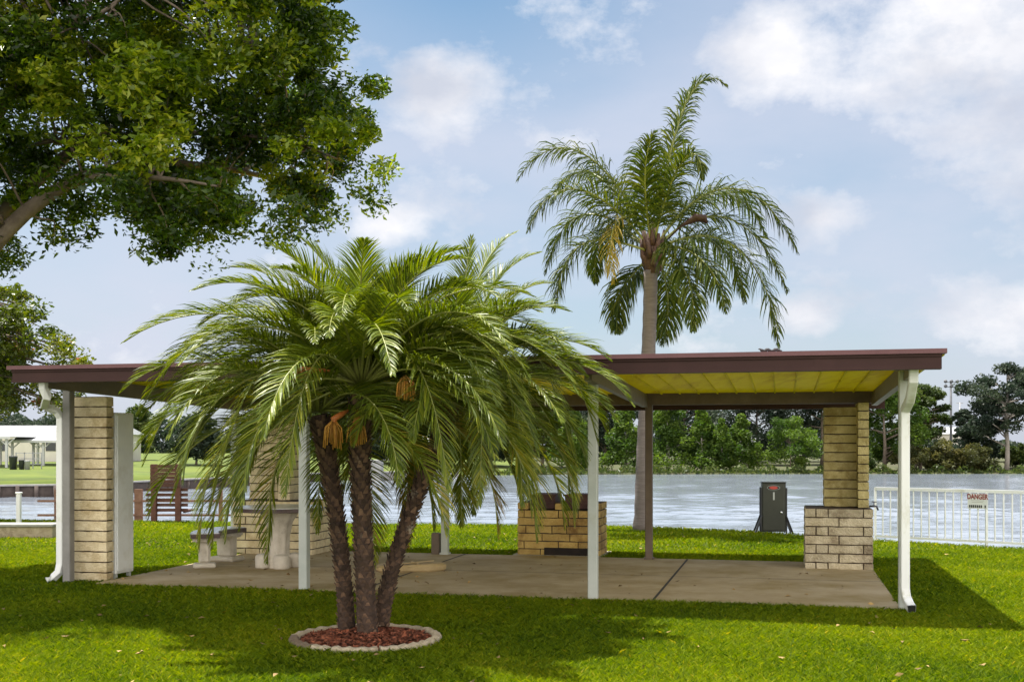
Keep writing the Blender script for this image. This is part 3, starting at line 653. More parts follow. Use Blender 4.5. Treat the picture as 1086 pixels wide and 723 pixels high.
sw = thing('swing_seat', at(177, 23.4, 0), 'red brown wooden garden swing with slatted back facing the lake', 'garden swing')
Yw = 23.4
def wx(px): return at(px, Yw, 0).x
for px in (163.5, 189):
    mb = MB(); mb.box((wx(px), Yw, .60), (.105, .105, 1.22)); mb.build('frame_post', M_redwood, sw)
mb = MB()
for j in range(6): mb.box((wx(176.2), Yw - .075, .78 + j * .077), (.60, .05, .070))
mb.build('upper_panel', M_redwood, sw)
mb = MB()
for j in range(5): mb.box((wx(176.5), Yw + .04, .26 + j * .105), (.86, .03, .062))
mb.build('backrest', M_redwood, sw)
mb = MB()
for j in range(5): mb.box((wx(176.5), Yw + .14 + j * .1, .24), (.84, .08, .03))
for s in (-1, 1): mb.bar((wx(176.5) + s * .34, Yw + .08, .22), (wx(176.5) + s * .34, Yw + .58, .22), .04, .04)
mb.build('seat', M_redwood, sw)

# ------------------------------------------------------------------ foliage generators
def leaf_quads(cen, size, rng, flatten=0.6, aspect=.45):
    """rhombic leaves at random attitudes; returns verts, quads"""
    n = len(cen); a = rng.normal(size=(n, 3)); a[:, 2] *= flatten; a /= np.linalg.norm(a, axis=1)[:, None]
    b = rng.normal(size=(n, 3)); b[:, 2] *= flatten; b -= a * (a * b).sum(1)[:, None]; b /= np.linalg.norm(b, axis=1)[:, None]
    nrm = np.cross(a, b)
    L = size * rng.uniform(.5, 1.45, n); w = L * aspect
    p0 = cen - a * L[:, None] / 2; p2 = cen + a * L[:, None] / 2 - nrm * (L * .12)[:, None]
    m = cen + nrm * (L * .10)[:, None]; p1 = m + b * w[:, None] / 2; p3 = m - b * w[:, None] / 2
    V = np.stack([p0, p1, p2, p3], 1).reshape(-1, 3); Q = np.arange(4 * n).reshape(n, 4)
    return V, Q
def crown_from(clumps, radii, per, size, rng, flat=.75, aspect=.45, tones=None):
    cs = []; rn = []
    for ci, (c, r) in enumerate(zip(clumps, radii)):
        k = max(6, int(per * rng.uniform(.7, 1.3))); d_ = rng.normal(size=(k, 3)); d_ /= np.linalg.norm(d_, axis=1)[:, None]
        d_ *= (rng.uniform(.15, 1, k) ** .6)[:, None] * r; d_[:, 2] *= flat; cs.append(np.array(c)[None] + d_)
        tone = rng.uniform(-.1, .6) if tones is None else tones[ci]; rn.append(np.clip(tone + rng.uniform(0, .5, k), 0, 1))
    cs = np.concatenate(cs); V, Q = leaf_quads(cs, size, rng, aspect=aspect); return V, Q, np.concatenate(rn)

def tree(name, label, cat, base, h, w, kind, mleaf, mbark, seed, leaf=.28, n=2600, group=None, lean=0.0, bare=.2, tr=None):
    rng = np.random.default_rng(seed); rr = random.Random(seed); base = Vector(base)
    t = thing(name, base, label, cat, group)
    cl, rad = [], []; top = h
    nc = {'cone': 44, 'round': 52, 'pine': 58, 'shrub': 30}[kind]
    for i in range(nc):
        an = rr.uniform(0, 2 * math.pi)
        if kind == 'cone':
            f = (i + .5) / nc; q = (1 - f) ** .75 * w / 2 * rr.uniform(.35, 1.0); z = h * (bare + (1 - bare) * f); r = w * (.10 + .13 * (1 - f))
        elif kind == 'round':
            f = rr.uniform(0, 1) ** .8; q = w / 2 * math.sqrt(max(0, 1 - (2 * f - .75) ** 2 / 1.6)) * rr.uniform(.35, .95); z = h * (bare + (1 - bare) * f * .94); r = w * rr.uniform(.12, .2)
        elif kind == 'pine':
            f = rr.uniform(0, 1) ** .8; q = w / 2 * math.sqrt(max(0, 1 - (2 * f - .7) ** 2 / 1.8)) * rr.uniform(.3, 1); z = h * (bare + (1 - bare) * f * .94); r = w * rr.uniform(.09, .14)
        else:
            f = rr.uniform(0, 1); q = w / 2 * math.sqrt(1 - f * f * .8) * rr.uniform(.3, 1); z = h * (.12 + .78 * f); r = w * rr.uniform(.10, .18)
        cl.append((base.x + math.cos(an) * q + lean * z, base.y + math.sin(an) * q, base.z + z)); rad.append(r)
    V, Q, rn = crown_from(cl, rad, n / nc, leaf, rng, .6 if kind == 'pine' else .8, .5)
    npmesh('crown', V, Q, mleaf, t, rn)
    tr = tr or max(.08, h * .020); mb = MB(); zt = h * (.9 if kind in ('cone', 'pine') else .62)
    if kind == 'shrub': zt = h * .5; tr *= .5
    tp = [base + Vector((lean * z + .05 * math.sin(z), .04 * math.cos(1.3 * z), z)) for z in np.linspace(-.15, zt, 8)]
    mb.tube(tp, [tr * (1.25 - .95 * i / 7) for i in range(8)], 7)
    for c, r in list(zip(cl, rad))[::2]:
        c = Vector(c); z0 = max(.08 * h, min(zt * .95, (c.z - base.z) - .35 * math.hypot(c.x - base.x, c.y - base.y)))
        s = base + Vector((lean * z0, 0, z0)); md = (s + c) / 2 + Vector((0, 0, .05 * h * rr.uniform(-.5, 1)))
        mb.tube([s, md, c], [tr * .42, tr * .3, tr * .1], 5)
    mb.build('trunk', mbark, t); return t

def bez(p, k):
    p = [Vector(q) for q in p]; out = []
    for i in range(k):
        t = i / (k - 1); q = p
        while len(q) > 1: q = [a.lerp(b, t) for a, b in zip(q, q[1:])]
        out.append(q[0])
    return out
def frond(pts, pairs, length, width, rng, a0=62, a1=28, droop=.35, vang=22, plume=0.0, r0=.012, t0=.16, mats=None, parent=None, tone=(0, .8), side=None, name='frond', into=None, ragged=.12):
    mb = into or MB(); k = len(pts)
    mb.tube(pts, [r0 * (1 - .85 * i / (k - 1)) + .0015 for i in range(k)], 5, 0, .5)
    acc = [0]
    for a, b in zip(pts, pts[1:]): acc.append(acc[-1] + (b - a).length)
    tot = acc[-1]; Z = Vector((0, 0, 1)); lastS = side
    for i in range(pairs):
        t = t0 + (1 - t0) * (i + .5) / pairs; s = t * tot; j = 0
        while j < k - 2 and acc[j + 1] < s: j += 1
        f = (s - acc[j]) / max(1e-6, acc[j + 1] - acc[j]); p = pts[j].lerp(pts[j + 1], f); T = (pts[j + 1] - pts[j]).normalized()
        Sd = T.cross(Z)
        if Sd.length < .25 and lastS is not None: Sd = lastS - T * lastS.dot(T)
        Sd.normalize()
        if lastS is not None and Sd.dot(lastS) < 0 and T.z > .5: Sd = -Sd
        lastS = Sd; Nn = Sd.cross(T)
        if Nn.z < 0 and T.z < .9: pass
        prof = math.sin(math.pi * min(1, .18 + .80 * t)) ** .6 * (1 if t < .8 else 1 - .35 * (t - .8) / .2)
        for sg_ in (-1, 1):
            if rng.random() < .03: continue
            an = R(a0 + (a1 - a0) * t + rng.uniform(-7, 7)); va = R(vang + rng.uniform(-8, 8) + (rng.uniform(-70, 60) if rng.random() < plume else 0))
            dv = T * math.cos(an) + (Sd * sg_ * math.cos(va) + Nn * math.sin(va)) * math.sin(an)
            L = length * prof * rng.uniform(1 - ragged, 1 + ragged); w = width * rng.uniform(.8, 1.15)
            q = p.copy(); vs = []; seg = L / 4; tw = rng.uniform(-.65, .65)
            for m_, pw_ in enumerate((.55, 1.0, .95, .65, .06)):
                wv = dv.cross(Nn); 
                if wv.length < 1e-3: wv = T.copy()
                wv.normalize(); wv = (wv * math.cos(tw) + Nn * math.sin(tw)) * (w * pw_ / 2)
                vs += [q - wv, q + wv]; q = q + dv * seg; dv = (dv + Vector((0, 0, -droop * (m_ + .6) * .5))).normalized()
            mb.add(vs, [(2 * z, 2 * z + 1, 2 * z + 3, 2 * z + 2) for z in range(4)], 1, rng.uniform(*tone))
    return None if into else mb.build(name, mats, parent)

# ------------------------------------------------------------------ the three stemmed palm in its ring
Yq = 9.35
base = at(389, Yq, 0)
palm = thing('clump_palm', base, 'three stemmed feathery date palm growing in the mulched ring', 'palm')
def ppt(px, py, Y=Yq): return at(px, Y, py=py)
stems = [([ppt(368, 668, 9.38), ppt(366, 620, 9.42), ppt(360, 560, 9.46), ppt(351, 500, 9.5), ppt(343, 462, 9.5), ppt(338, 440, 9.5)], .062, 9.5),
         ([ppt(390, 676, 9.2), ppt(388, 620, 9.22), ppt(384, 560, 9.25), ppt(381, 500, 9.28), ppt(380, 450, 9.3), ppt(383, 415, 9.3)], .074, 9.3),
         ([ppt(404, 662, 9.42), ppt(408, 620, 9.5), ppt(424, 570, 9.62), ppt(445, 515, 9.78), ppt(465, 468, 9.9), ppt(482, 425, 10.0)], .058, 10.0)]
rp = random.Random(11)
for pts, q, _ in stems:
    fine_ = bez(pts, 26); mb = MB()
    mb.tube(fine_, [q * (.92 + .25 * (1 - i / 25) ** 4 + .22 * (i / 25) ** 3 + rp.uniform(-.03, .03)) for i in range(26)], 12, 0, .35)
    rowsn = 46                                                            # ragged stubs of old leaf bases in a spiral
    for i in range(rowsn):
        f = i / (rowsn - 1) * .97; x = f * 24; j = int(x); c = fine_[j].lerp(fine_[j + 1], x - j); T = (fine_[j + 1] - fine_[j]).normalized()
        e1 = T.cross(Vector((0, 1, 0))).normalized(); e2 = T.cross(e1)
        for s in range(7):
            an = 2 * math.pi * (s / 7 + i * .382); o = e1 * math.cos(an) + e2 * math.sin(an); sdv = T.cross(o)
            big = .5 + .9 * f + rp.uniform(-.2, .3); wd = .026; rr_ = q * (.90 + .2 * (1 - f) ** 4 + .2 * f ** 3)
            b0 = c + o * rr_; tip = c + o * (rr_ + .028 * big) + T * .040 * big
            mb.add([b0 - sdv * wd - T * .012, b0 + sdv * wd - T * .012, b0 + sdv * wd * .5 + T * .012, b0 - sdv * wd * .5 + T * .012, tip - sdv * .010, tip + sdv * .010, tip - o * .008],
                   [(0, 1, 5, 4), (1, 2, 5), (0, 4, 3), (4, 5, 6), (2, 3, 6), (2, 6, 5), (3, 4, 6)], 1, rp.random())
    mb.build('trunk', [M_trunkp, M_stub], palm)
extra = MB(); NF = [0]
def crown(c, n, L, seed, elev=(84, -38), az0=0.0, skip=None, azr=None):
    rg = random.Random(seed)
    for i in range(n):
        f = i / (n - 1); az = R(az0) + i * 2.39996 + rg.uniform(-.25, .25)
        if azr: az = R(azr[0] + (azr[1] - azr[0]) * ((i * .618) % 1))
        e = elev[0] + (elev[1] - elev[0]) * f ** 1.12 + rg.uniform(-6, 6)
        fr = abs((az - R(270) + math.pi) % (2 * math.pi) - math.pi)      # angle away from the open front of the clump
        if fr < R(24) and e < 14 or fr < R(50) and e < -4: continue
        Lf = L * rg.uniform(.88, 1.1) * (.64 + .36 * min(1, f * 2.5))
        p = Vector(c) + Vector((math.cos(az), math.sin(az), 0)) * .05; pts = [p.copy()]; bend = (rg.uniform(76, 104) if f < .75 else rg.uniform(70, 100)) if f > .12 else rg.uniform(50, 72)
        sw_ = rg.uniform(-.22, .22)
        for k in range(14):
            t = k / 13; ee = R(max(-86, e - bend * t ** 1.25)); a2 = az + sw_ * t
            p = p + Vector((math.cos(a2) * math.cos(ee), math.sin(a2) * math.cos(ee), math.sin(ee))) * (Lf / 14); pts.append(p.copy())
        old = f > .93
        NF[0] += 1
        frond(pts, 100, .34, .0115, rg, 60, 24, .20, 28, 0, .011, .15, [M_rachis, M_frondold if old and rg.random() < .6 else M_frond], palm, (0, .75) if f < .8 else (.2, 1), Vector((math.sin(az), -math.cos(az), 0)), into=extra if NF[0] > 80 else None)
crown(stems[1][0][-1] + Vector((0, 0, .06)), 76, 1.88, 21, (88, -18), 40)
crown(stems[2][0][-1] + Vector((0, 0, .05)), 54, 1.66, 33, (84, -22), 10)
crown(stems[0][0][-1] + Vector((0, 0, .04)), 32, 1.75, 45, (78, -22), 120)
if extra.v: tag(extra.build('inner_fronds', [M_rachis, M_frond], palm), None, None, kind='stuff')
for i, (b_, c_, dy) in enumerate((((520, 300), (572, 268), .5), ((505, 285), (548, 246), .9), ((495, 300), (500, 252), .2), ((545, 330), (604, 330), .3), ((560, 360), (622, 398), -.1), ((540, 318), (585, 300), .8))):
    q0 = stems[2][0][-1]; frond(bez([q0 + Vector((0, 0, .05)), at((b_[0] + 482) / 2, 10.0 + dy * .4, py=(b_[1] + 380) / 2), at(b_[0], 10.0 + dy * .8, py=b_[1] - 20), at(c_[0], 10.0 + dy, py=c_[1])], 15), 90, .33, .011, random.Random(300 + i), 58, 26, .2, 24, 0, .011, .2, [M_rachis, M_frond], palm, (0, .6))
for i, (st, b_, c_, dy) in enumerate(((0, (215, 345), (152, 492), -.1), (0, (245, 350), (182, 532), -.35), (0, (265, 365), (222, 545), -.6), (0, (215, 330), (146, 440), .35), (1, (320, 372), (302, 525), -1.0), (1, (250, 320), (165, 405), -.5),
                                      (1, (455, 372), (476, 520), -.95), (2, (540, 340), (560, 530), -.5), (2, (585, 345), (612, 520), -.1), (2, (600, 350), (634, 470), .3), (2, (520, 345), (508, 535), -.8), (1, (500, 330), (565, 440), -.6))):
    q0 = stems[st][0][-1]; Yb = q0.y; px0 = (370, 385, 470)[st]; frond(bez([q0 + Vector((0, 0, .04)), at((b_[0] + px0) / 2, Yb + dy * .4, py=(b_[1] + 380) / 2 - 25), at(b_[0], Yb + dy * .85, py=b_[1] - 22), at(c_[0], Yb + dy, py=c_[1])], 16), 96, .33, .0115, random.Random(400 + i), 58, 26, .24, 24, 0, .011, .16, [M_rachis, M_frond], palm, (.05, .9))
def blossom(top, L, seed, sp=None):
    rg = random.Random(seed); mb = MB()
    for i in range(46):
        a = rg.uniform(0, 2 * math.pi); q = rg.uniform(0, .085); e = Vector((math.cos(a) * q, math.sin(a) * q, -L * rg.uniform(.6, 1.05)))
        mb.tube([top, top + e * .5 + Vector((e.x * .35, e.y * .35, .02)), top + e], [.004, .007, .005], 4, 0)
    if sp: mb.tube([top + Vector(sp) * 1.0, top + Vector(sp) * .45, top, top + Vector((0, 0, -L * .35))], [.008, .026, .03, .004], 7, 1)
    mb.build('flower_cluster', [M_orange, M_ospathe], palm)
blossom(at(354, 9.05, py=444), .24, 1, (.10, .1, .07))
blossom(at(378, 8.98, py=448), .18, 2, (.0, .06, .10)); blossom(at(430, 8.8, py=398), .19, 3); blossom(at(318, 8.95, py=392), .1, 4, (.22, .1, .0))

# mulch mound and edging stones
bcx = at(388, 9.22, 0); RA, RB = .54, .54
mb = MB(); k = 36; vs = [bcx + Vector((0, 0, .075))]
for q, z in ((.35, .06), (.7, .045), (1.0, .01)):
    for j in range(k): an = 2 * math.pi * j / k; vs.append(bcx + Vector((RA * q * math.cos(an), RB * q * math.sin(an), z + noise.noise(Vector((an * 2, q * 5, 0))) * .012)))
fs = [(0, 1 + j, 1 + (j + 1) % k) for j in range(k)] + [(1 + r_ * k + j, 1 + (r_ + 1) * k + j, 1 + (r_ + 1) * k + (j + 1) % k, 1 + r_ * k + (j + 1) % k) for r_ in range(2) for j in range(k)]
mb.add(vs, fs, 0, .5, True); tag(mb.build('mulch_bed', M_soil), None, None, kind='structure')
rng = np.random.default_rng(8); n = 3400
an = rng.uniform(0, 2 * np.pi, n); q = np.sqrt(rng.uniform(0, 1, n)) * .97
c3 = np.stack([bcx.x + RA * q * np.cos(an), bcx.y + RB * q * np.sin(an), .085 - .065 * q ** 1.3 + rng.uniform(0, .02, n)], 1)
V, Q = leaf_quads(c3, .045, rng, .35, .38); ob = npmesh('mulch', V, Q, M_mulch, None, rng.random(n)); tag(ob, None, None, kind='stuff')
EDG = [(-178, -128, M_stoneb, 'dark brown curved edging stone at the left front of the palm ring'), (-126, -74, M_stone, 'pale curved edging stone at the middle front of the palm ring'), (-72, -20, M_stone, 'pale curved edging stone at the right front of the palm ring'),
       (-18, 34, M_stone, 'pale curved edging stone at the right side of the palm ring'), (36, 106, M_stone, 'pale curved edging stone at the back right of the palm ring'), (108, 180, M_stone, 'pale curved edging stone at the back left of the palm ring')]
for a0, a1, mt, lb in EDG:
    mb = MB(); k = 18; vs = []
    for j in range(k):
        a = R(a0 + (a1 - a0) * j / (k - 1)); sc_ = .006 * math.cos(j * 1.9)
        for q, z in ((RA + .0, -.03), (RA + .0, .045), (RA + .018, .060 + sc_), (RA + .066, .056 + sc_), (RA + .08, .038), (RA + .08, -.03)):
            vs.append(bcx + Vector((q * math.cos(a), q * math.sin(a), z + noise.noise(Vector((a * 9, q * 20, z * 20))) * .006)))
    mb.add(vs, [(j * 6 + i, j * 6 + i + 1, (j + 1) * 6 + i + 1, (j + 1) * 6 + i) for j in range(k - 1) for i in range(5)] + [tuple(range(5, -1, -1)), tuple(range((k - 1) * 6, k * 6))], 0, .5, False)
    am = R((a0 + a1) / 2); tag(mb.build('edging_stone', mt, loc=bcx + Vector((math.cos(am) * .58, math.sin(am) * .58, 0))), lb, 'edging stone', 'edging stones round the palm')

# ------------------------------------------------------------------ the queen palm behind the shelter
YQ = 21.1; qb = at(681, YQ, 0)
qp = thing('queen_palm', qb, 'tall palm with a smooth grey trunk and drooping crown behind the shelter', 'palm')
tp = bez([at(680, YQ, -.05), at(681, YQ, 1.2), at(686, YQ, py=420), at(690, YQ, py=340), at(690, YQ, py=287)], 30)
mb = MB(); mb.tube(tp, [(.155 if i < 2 else .132) + (.008 if i % 2 else 0) - .006 * (i > 18) for i in range(30)], 14); mb.build('trunk', M_queent, qp)
qc = at(692, YQ, py=262); mb = MB(); rq = random.Random(5)
for i in range(16):
    a = i * 2.4; o = Vector((math.cos(a), math.sin(a), 0)); z = -.42 + i * .03; q0 = .10
    mb.tube([Vector((qc.x, qc.y, qc.z + z)) + o * q0, Vector((qc.x, qc.y, qc.z + z + .13)) + o * (q0 + .09), Vector((qc.x, qc.y, qc.z + z + .34)) + o * (q0 + .12)], [.075, .05, .025], 6, 0, rq.random())
mb.tube([Vector((qc.x, qc.y, qc.z - .5)), qc, qc + Vector((0, 0, .5))], [.14, .16, .05], 10)
mb.build('leaf_base', M_queenb, qp)
QF = [((712, 130), (735, 55), (772, 92), -.4), ((650, 165), (592, 120), (548, 192), .3), ((650, 205), (588, 165), (560, 245), -1.0), ((640, 250), (596, 235), (588, 330), -.6),
      ((735, 190), (800, 165), (846, 268), -.5), ((760, 225), (815, 262), (826, 368), -1.3), ((675, 290), (650, 300), (655, 352), .9), ((705, 285), (716, 320), (702, 365), 1.0),
      ((706, 165), (724, 100), (744, 80), .9), ((708, 175), (742, 130), (745, 190), -1.6), ((655, 190), (612, 150), (585, 215), 1.7), ((740, 185), (790, 190), (812, 250), 1.8), ((730, 240), (780, 245), (790, 320), 1.5),
      ((735, 215), (795, 205), (835, 310), -.2), ((650, 225), (600, 195), (578, 290), .9), ((715, 260), (740, 290), (735, 350), -1.8),
      ((682, 205), (680, 165), (694, 140), -1.2), ((655, 235), (625, 235), (632, 300), 2.0), ((722, 250), (762, 275), (770, 330), -2.0)]
for i, (a, b, c, dy) in enumerate(QF):
    pts = bez([qc + Vector((0, 0, -.1)), at(a[0], YQ + dy * .45, py=a[1]), at(b[0], YQ + dy * .9, py=b[1]), at(c[0], YQ + dy, py=c[1])], 18)
    up = i in (0, 8, 9, 13)
    frond(pts, 130, .64 if not up else .54, .027, random.Random(100 + i), 60, 34, .62 if not up else .5, 10, .75, .026, .17, [M_rachis, M_queen], qp, (0, .85), None)
frond(bez([at(668, YQ - .3, py=230), at(640, YQ - .7, py=225), at(650, YQ - .8, py=300)], 12), 40, .42, .022, random.Random(77), 55, 30, .7, 0, .9, .015, .1, [M_rachis, M_queeny], qp)
mb = MB(); mb.tube([at(700, YQ - .3, py=262), at(722, YQ - .5, py=240), at(738, YQ - .6, py=231), at(747, YQ - .6, py=232), at(750, YQ - .6, py=237)], [.014, .018, .085, .085, .02], 8, flat=.5); mb.build('spathe', M_spathe, qp)

# ------------------------------------------------------------------ the big tree at the top left
YB = 13.6
bt = thing('shade_tree', at(-115, YB, 0), 'large broadleaf tree reaching over the shelter from the upper left', 'tree')
poly = [(-330, -330), (330, -330), (345, -120), (318, -20), (328, 40), (352, 80), (372, 130), (388, 165), (385, 215), (370, 222), (330, 212), (280, 198), (240, 212), (218, 248), (200, 252), (180, 240), (150, 218), (118, 200), (70, 226), (30, 250), (-40, 262), (-330, 220)]
def inside(x, y):
    c = False; j = len(poly) - 1
    for i in range(len(poly)):
        (a, b), (e, f) = poly[i], poly[j]
        if (b > y) != (f > y) and x < (e - a) * (y - b) / (f - b) + a: c = not c
        j = i
    return c
rb = random.Random(3); cl, rad = [], []
tones = []  # tone per bough paints lit and shaded patches into the leaf colour
while len(cl) < 2150:
    x, y = rb.uniform(-330, 395), rb.uniform(-330, 260)
    if not inside(x, y) or (x < 75 and y > 185 and rb.random() < .75): continue
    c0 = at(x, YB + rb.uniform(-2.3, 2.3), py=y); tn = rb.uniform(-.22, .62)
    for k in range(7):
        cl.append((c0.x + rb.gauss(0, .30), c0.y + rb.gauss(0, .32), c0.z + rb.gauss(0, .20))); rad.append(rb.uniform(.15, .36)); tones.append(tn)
ecl, erad = [], []
for x, y in ((330, 50), (365, 100), (396, 175), (392, 205), (212, 262), (150, 232), (95, 226), (60, 250), (20, 268), (300, 228), (245, 228), (345, 60), (375, 130), (355, 232), (185, 246), (0, 275), (336, 8), (320, 20)):
    for k in range(3): ecl.append(tuple(at(x + rb.uniform(-14, 14), YB + rb.uniform(-1, 1), py=y + rb.uniform(-14, 14)))); erad.append(rb.uniform(.16, .36))
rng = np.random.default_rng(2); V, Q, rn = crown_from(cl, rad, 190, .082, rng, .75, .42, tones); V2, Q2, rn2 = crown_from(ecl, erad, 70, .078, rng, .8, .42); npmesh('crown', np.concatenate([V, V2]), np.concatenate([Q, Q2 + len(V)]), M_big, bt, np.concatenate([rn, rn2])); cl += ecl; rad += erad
mb = MB()
fork = at(-75, YB, py=330); mb.tube(bez([at(-115, YB, -.1), at(-110, YB, 1.2), at(-95, YB, 2.2), fork], 12), [.36 - .012 * i for i in range(12)], 12)
limbs = [[fork, at(-15, YB - 1.0, py=285), at(15, YB - 1.9, py=222), at(50, YB - .6, py=150), at(200, YB + 1, py=165), at(290, YB + .8, py=190)],
         [fork, at(-30, YB, py=250), at(60, YB + .6, py=150), at(180, YB + .8, py=80), at(300, YB + .5, py=50)],
         [fork, at(-70, YB, py=180), at(30, YB - .8, py=40), at(130, YB - 1, py=-30), at(240, YB - 1, py=-120)],
         [fork, at(-110, YB, py=150), at(-120, YB, py=0), at(-60, YB, py=-200)], [fork, at(-140, YB - .5, py=220), at(-230, YB - 1, py=60), at(-280, YB - 1, py=-60)],
         [at(60, YB + .6, py=150), at(160, YB + .2, py=140), at(280, YB - .2, py=130), at(360, YB - .4, py=170)], [at(30, YB - .9, py=40), at(105, YB - 1.6, py=30), at(140, YB - 1.9, py=-15)], [at(90, YB - 1, py=190), at(150, YB - 1.9, py=182), at(232, YB - 2.2, py=198)]]
lp = []
for i, l in enumerate(limbs):
    b = bez(l, 16); r0 = (.13, .12, .13, .18, .16, .05, .05, .05)[i]; mb.tube(b, [r0 * (1 - .8 * j / 15) for j in range(16)], 8); lp += b
for c, r in zip(cl, rad):
    if rb.random() < .72: continue
    c = Vector(c); s = min(lp, key=lambda p: (p - c).length); md = s.lerp(c, .5) + Vector((rb.uniform(-.15, .15), 0, rb.uniform(-.05, .2))); mb.tube(bez([s, s.lerp(c, .3) + Vector((rb.uniform(-.25, .25), rb.uniform(-.2, .2), rb.uniform(-.15, .1))), md + Vector((rb.uniform(-.2, .2), 0, .1)), c], 7), [.018, .016, .014, .012, .009, .006, .004], 4)
mb.build('trunk', M_bark, bt)

# tree at the left edge behind the shelter
lt = thing('leafy_tree', at(-75, 25, 0), 'loose leafy tree rising above the left end of the shelter roof', 'tree')
rb = random.Random(9); cl, rad = [], []
for i in range(300):
    x, y = rb.gauss(-20, 55), rb.uniform(300, 436)
    lim = 20 + 70 * min(1, max(0, (y - 296) / 90)) if y < 400 else 82
    if x > lim or x < -190: continue
    cl.append(tuple(at(x, 25 + rb.uniform(-1.4, 1.4), py=y))); rad.append(rb.uniform(.2, .42))
rng = np.random.default_rng(12); V, Q, rn = crown_from(cl, rad, 120, .105, rng, .7, .5); npmesh('crown', V, Q, M_left, lt, rn)
mb = MB(); tp = bez([at(-75, 25, -.1), at(-72, 25, 1.5), at(-50, 25, 3.2), at(-30, 25, 4.8)], 10); mb.tube(tp, [.17 - .013 * i for i in range(10)], 9)
for c in cl:
    c = Vector(c); s = min(tp[4:], key=lambda p: (p - c).length); mb.tube([s, s.lerp(c, .5) + Vector((0, 0, .1)), c], [.03, .02, .006], 4)
mb.build('trunk', M_bark, lt)

# ------------------------------------------------------------------ far bank: trees, shrubs, houses, lamps
FT = [('cypress_tree', 'feathery green tree just left of the middle white post across the lake', 607, 104, 440, 52, 'cone', M_cyp, M_barkpale),
      ('cypress_tree', 'feathery green tree across the lake between white post and tall palm trunk', 664, 103, 432, 46, 'cone', M_cyp, M_barkpale),
      ('cypress_tree', 'broad feathery green tree across the lake just right of the tall palm trunk', 708, 104, 424, 56, 'cone', M_cyp, M_barkpale),
      ('cypress_tree', 'slim feathery green tree across the lake, second to the right of the palm trunk', 744, 103, 440, 40, 'cone', M_cyp, M_barkpale),
      ('cypress_tree', 'small feathery green tree across the lake, midway between palm trunk and right pier', 765, 102, 450, 28, 'cone', M_cyp, M_barkpale),
      ('cypress_tree', 'feathery green tree across the lake above the dark pump box, left one', 786, 103, 446, 40, 'cone', M_cyp, M_barkpale),
      ('bushy_tree', 'bright bushy tree reaching down to the water left of the right pier', 838, 101.5, 440, 58, 'shrub', M_cyp, M_bark),
      ('bushy_tree', 'tall green bushy tree across the lake seen between right pier and white downspout', 938, 103, 404, 74, 'round', M_cyp, M_bark),
      ('oak_tree', 'dark spreading tree at the far back behind the left cypresses', 642, 124, 412, 74, 'round', M_pine, M_bark),
      ('oak_tree', 'dark spreading tree at the far back behind the middle cypresses', 726, 126, 404, 80, 'round', M_pine, M_bark),
      ('oak_tree', 'dark spreading tree with a visible trunk at the far back above the pump box', 803, 120, 404, 84, 'round', M_pine, M_bark),
      ('oak_tree', 'dark spreading tree at the far back directly behind the right pier', 872, 122, 404, 70, 'round', M_pine, M_bark),
      ('pine_tree', 'open pine across the lake just right of the white downspout', 976, 110, 414, 64, 'pine', M_oak, M_bark),
      ('pine_tree', 'big dark pine with bare limbs at the far right edge', 1068, 108, 396, 98, 'pine', M_pine, M_barkpale),
      ('pine_tree', 'dark pine mostly cut off beyond the right edge', 1135, 110, 400, 95, 'pine', M_pine, M_bark),
      ('pine_tree', 'thin dark pine beside the floodlight mast', 1022, 128, 436, 26, 'pine', M_pine, M_bark),
      ('small_tree', 'small dark leafy tree standing under the big right hand pine', 1038, 112, 448, 40, 'round', M_pine, M_bark),
      ('shrub', 'olive shrub at the water just right of the white downspout', 972, 101, 473, 42, 'shrub', M_shrub, M_bark),
      ('shrub', 'olive rounded shrub at the water, middle of the three right of the downspout', 1002, 101.2, 466, 46, 'shrub', M_shrub, M_bark),
      ('shrub', 'olive shrub at the water nearest the grassy strip at the right', 1032, 101, 470, 40, 'shrub', M_shrub, M_bark),
      ('shrub', 'low green shrub behind the grassy strip at the right edge', 1080, 112, 470, 34, 'shrub', M_oak, M_bark),
      ('shrub', 'low dark shrub at the water between the right pier and downspout', 907, 101, 474, 38, 'shrub', M_oak, M_bark),
      ('oak_tree', 'rounded dark tree across the lake behind the left palm stem', 345, 104, 436, 70, 'round', M_oak, M_bark),
      ('oak_tree', 'rounded dark tree across the lake behind the middle palm stem', 405, 106, 430, 74, 'round', M_pine, M_bark),
      ('oak_tree', 'rounded dark tree across the lake behind the leaning palm stem', 462, 108, 428, 76, 'round', M_oak, M_bark),
      ('oak_tree', 'dark tree across the lake above the brick barbecue, left one', 520, 110, 424, 76, 'round', M_pine, M_bark),
      ('oak_tree', 'dark tree across the lake above the brick barbecue, right one', 575, 110, 426, 70, 'round', M_oak, M_bark),
      ('oak_tree', 'dark rounded tree far behind the white pavilions at the left edge', 12, 112, 448, 66, 'round', M_pine, M_bark),
      ('oak_tree', 'dark rounded tree far behind the white pavilion roof', 62, 112, 447, 66, 'round', M_pine, M_bark),
      ('oak_tree', 'dark tree across the lake just right of the white cabinet', 146, 95, 436, 34, 'round', M_oak, M_bark),
      ('oak_tree', 'dark tree across the lake behind the wooden swing', 208, 84, 446, 50, 'round', M_pine, M_bark),
      ('oak_tree', 'dark tree across the lake behind the round stone table', 284, 85, 442, 62, 'round', M_oak, M_bark)]
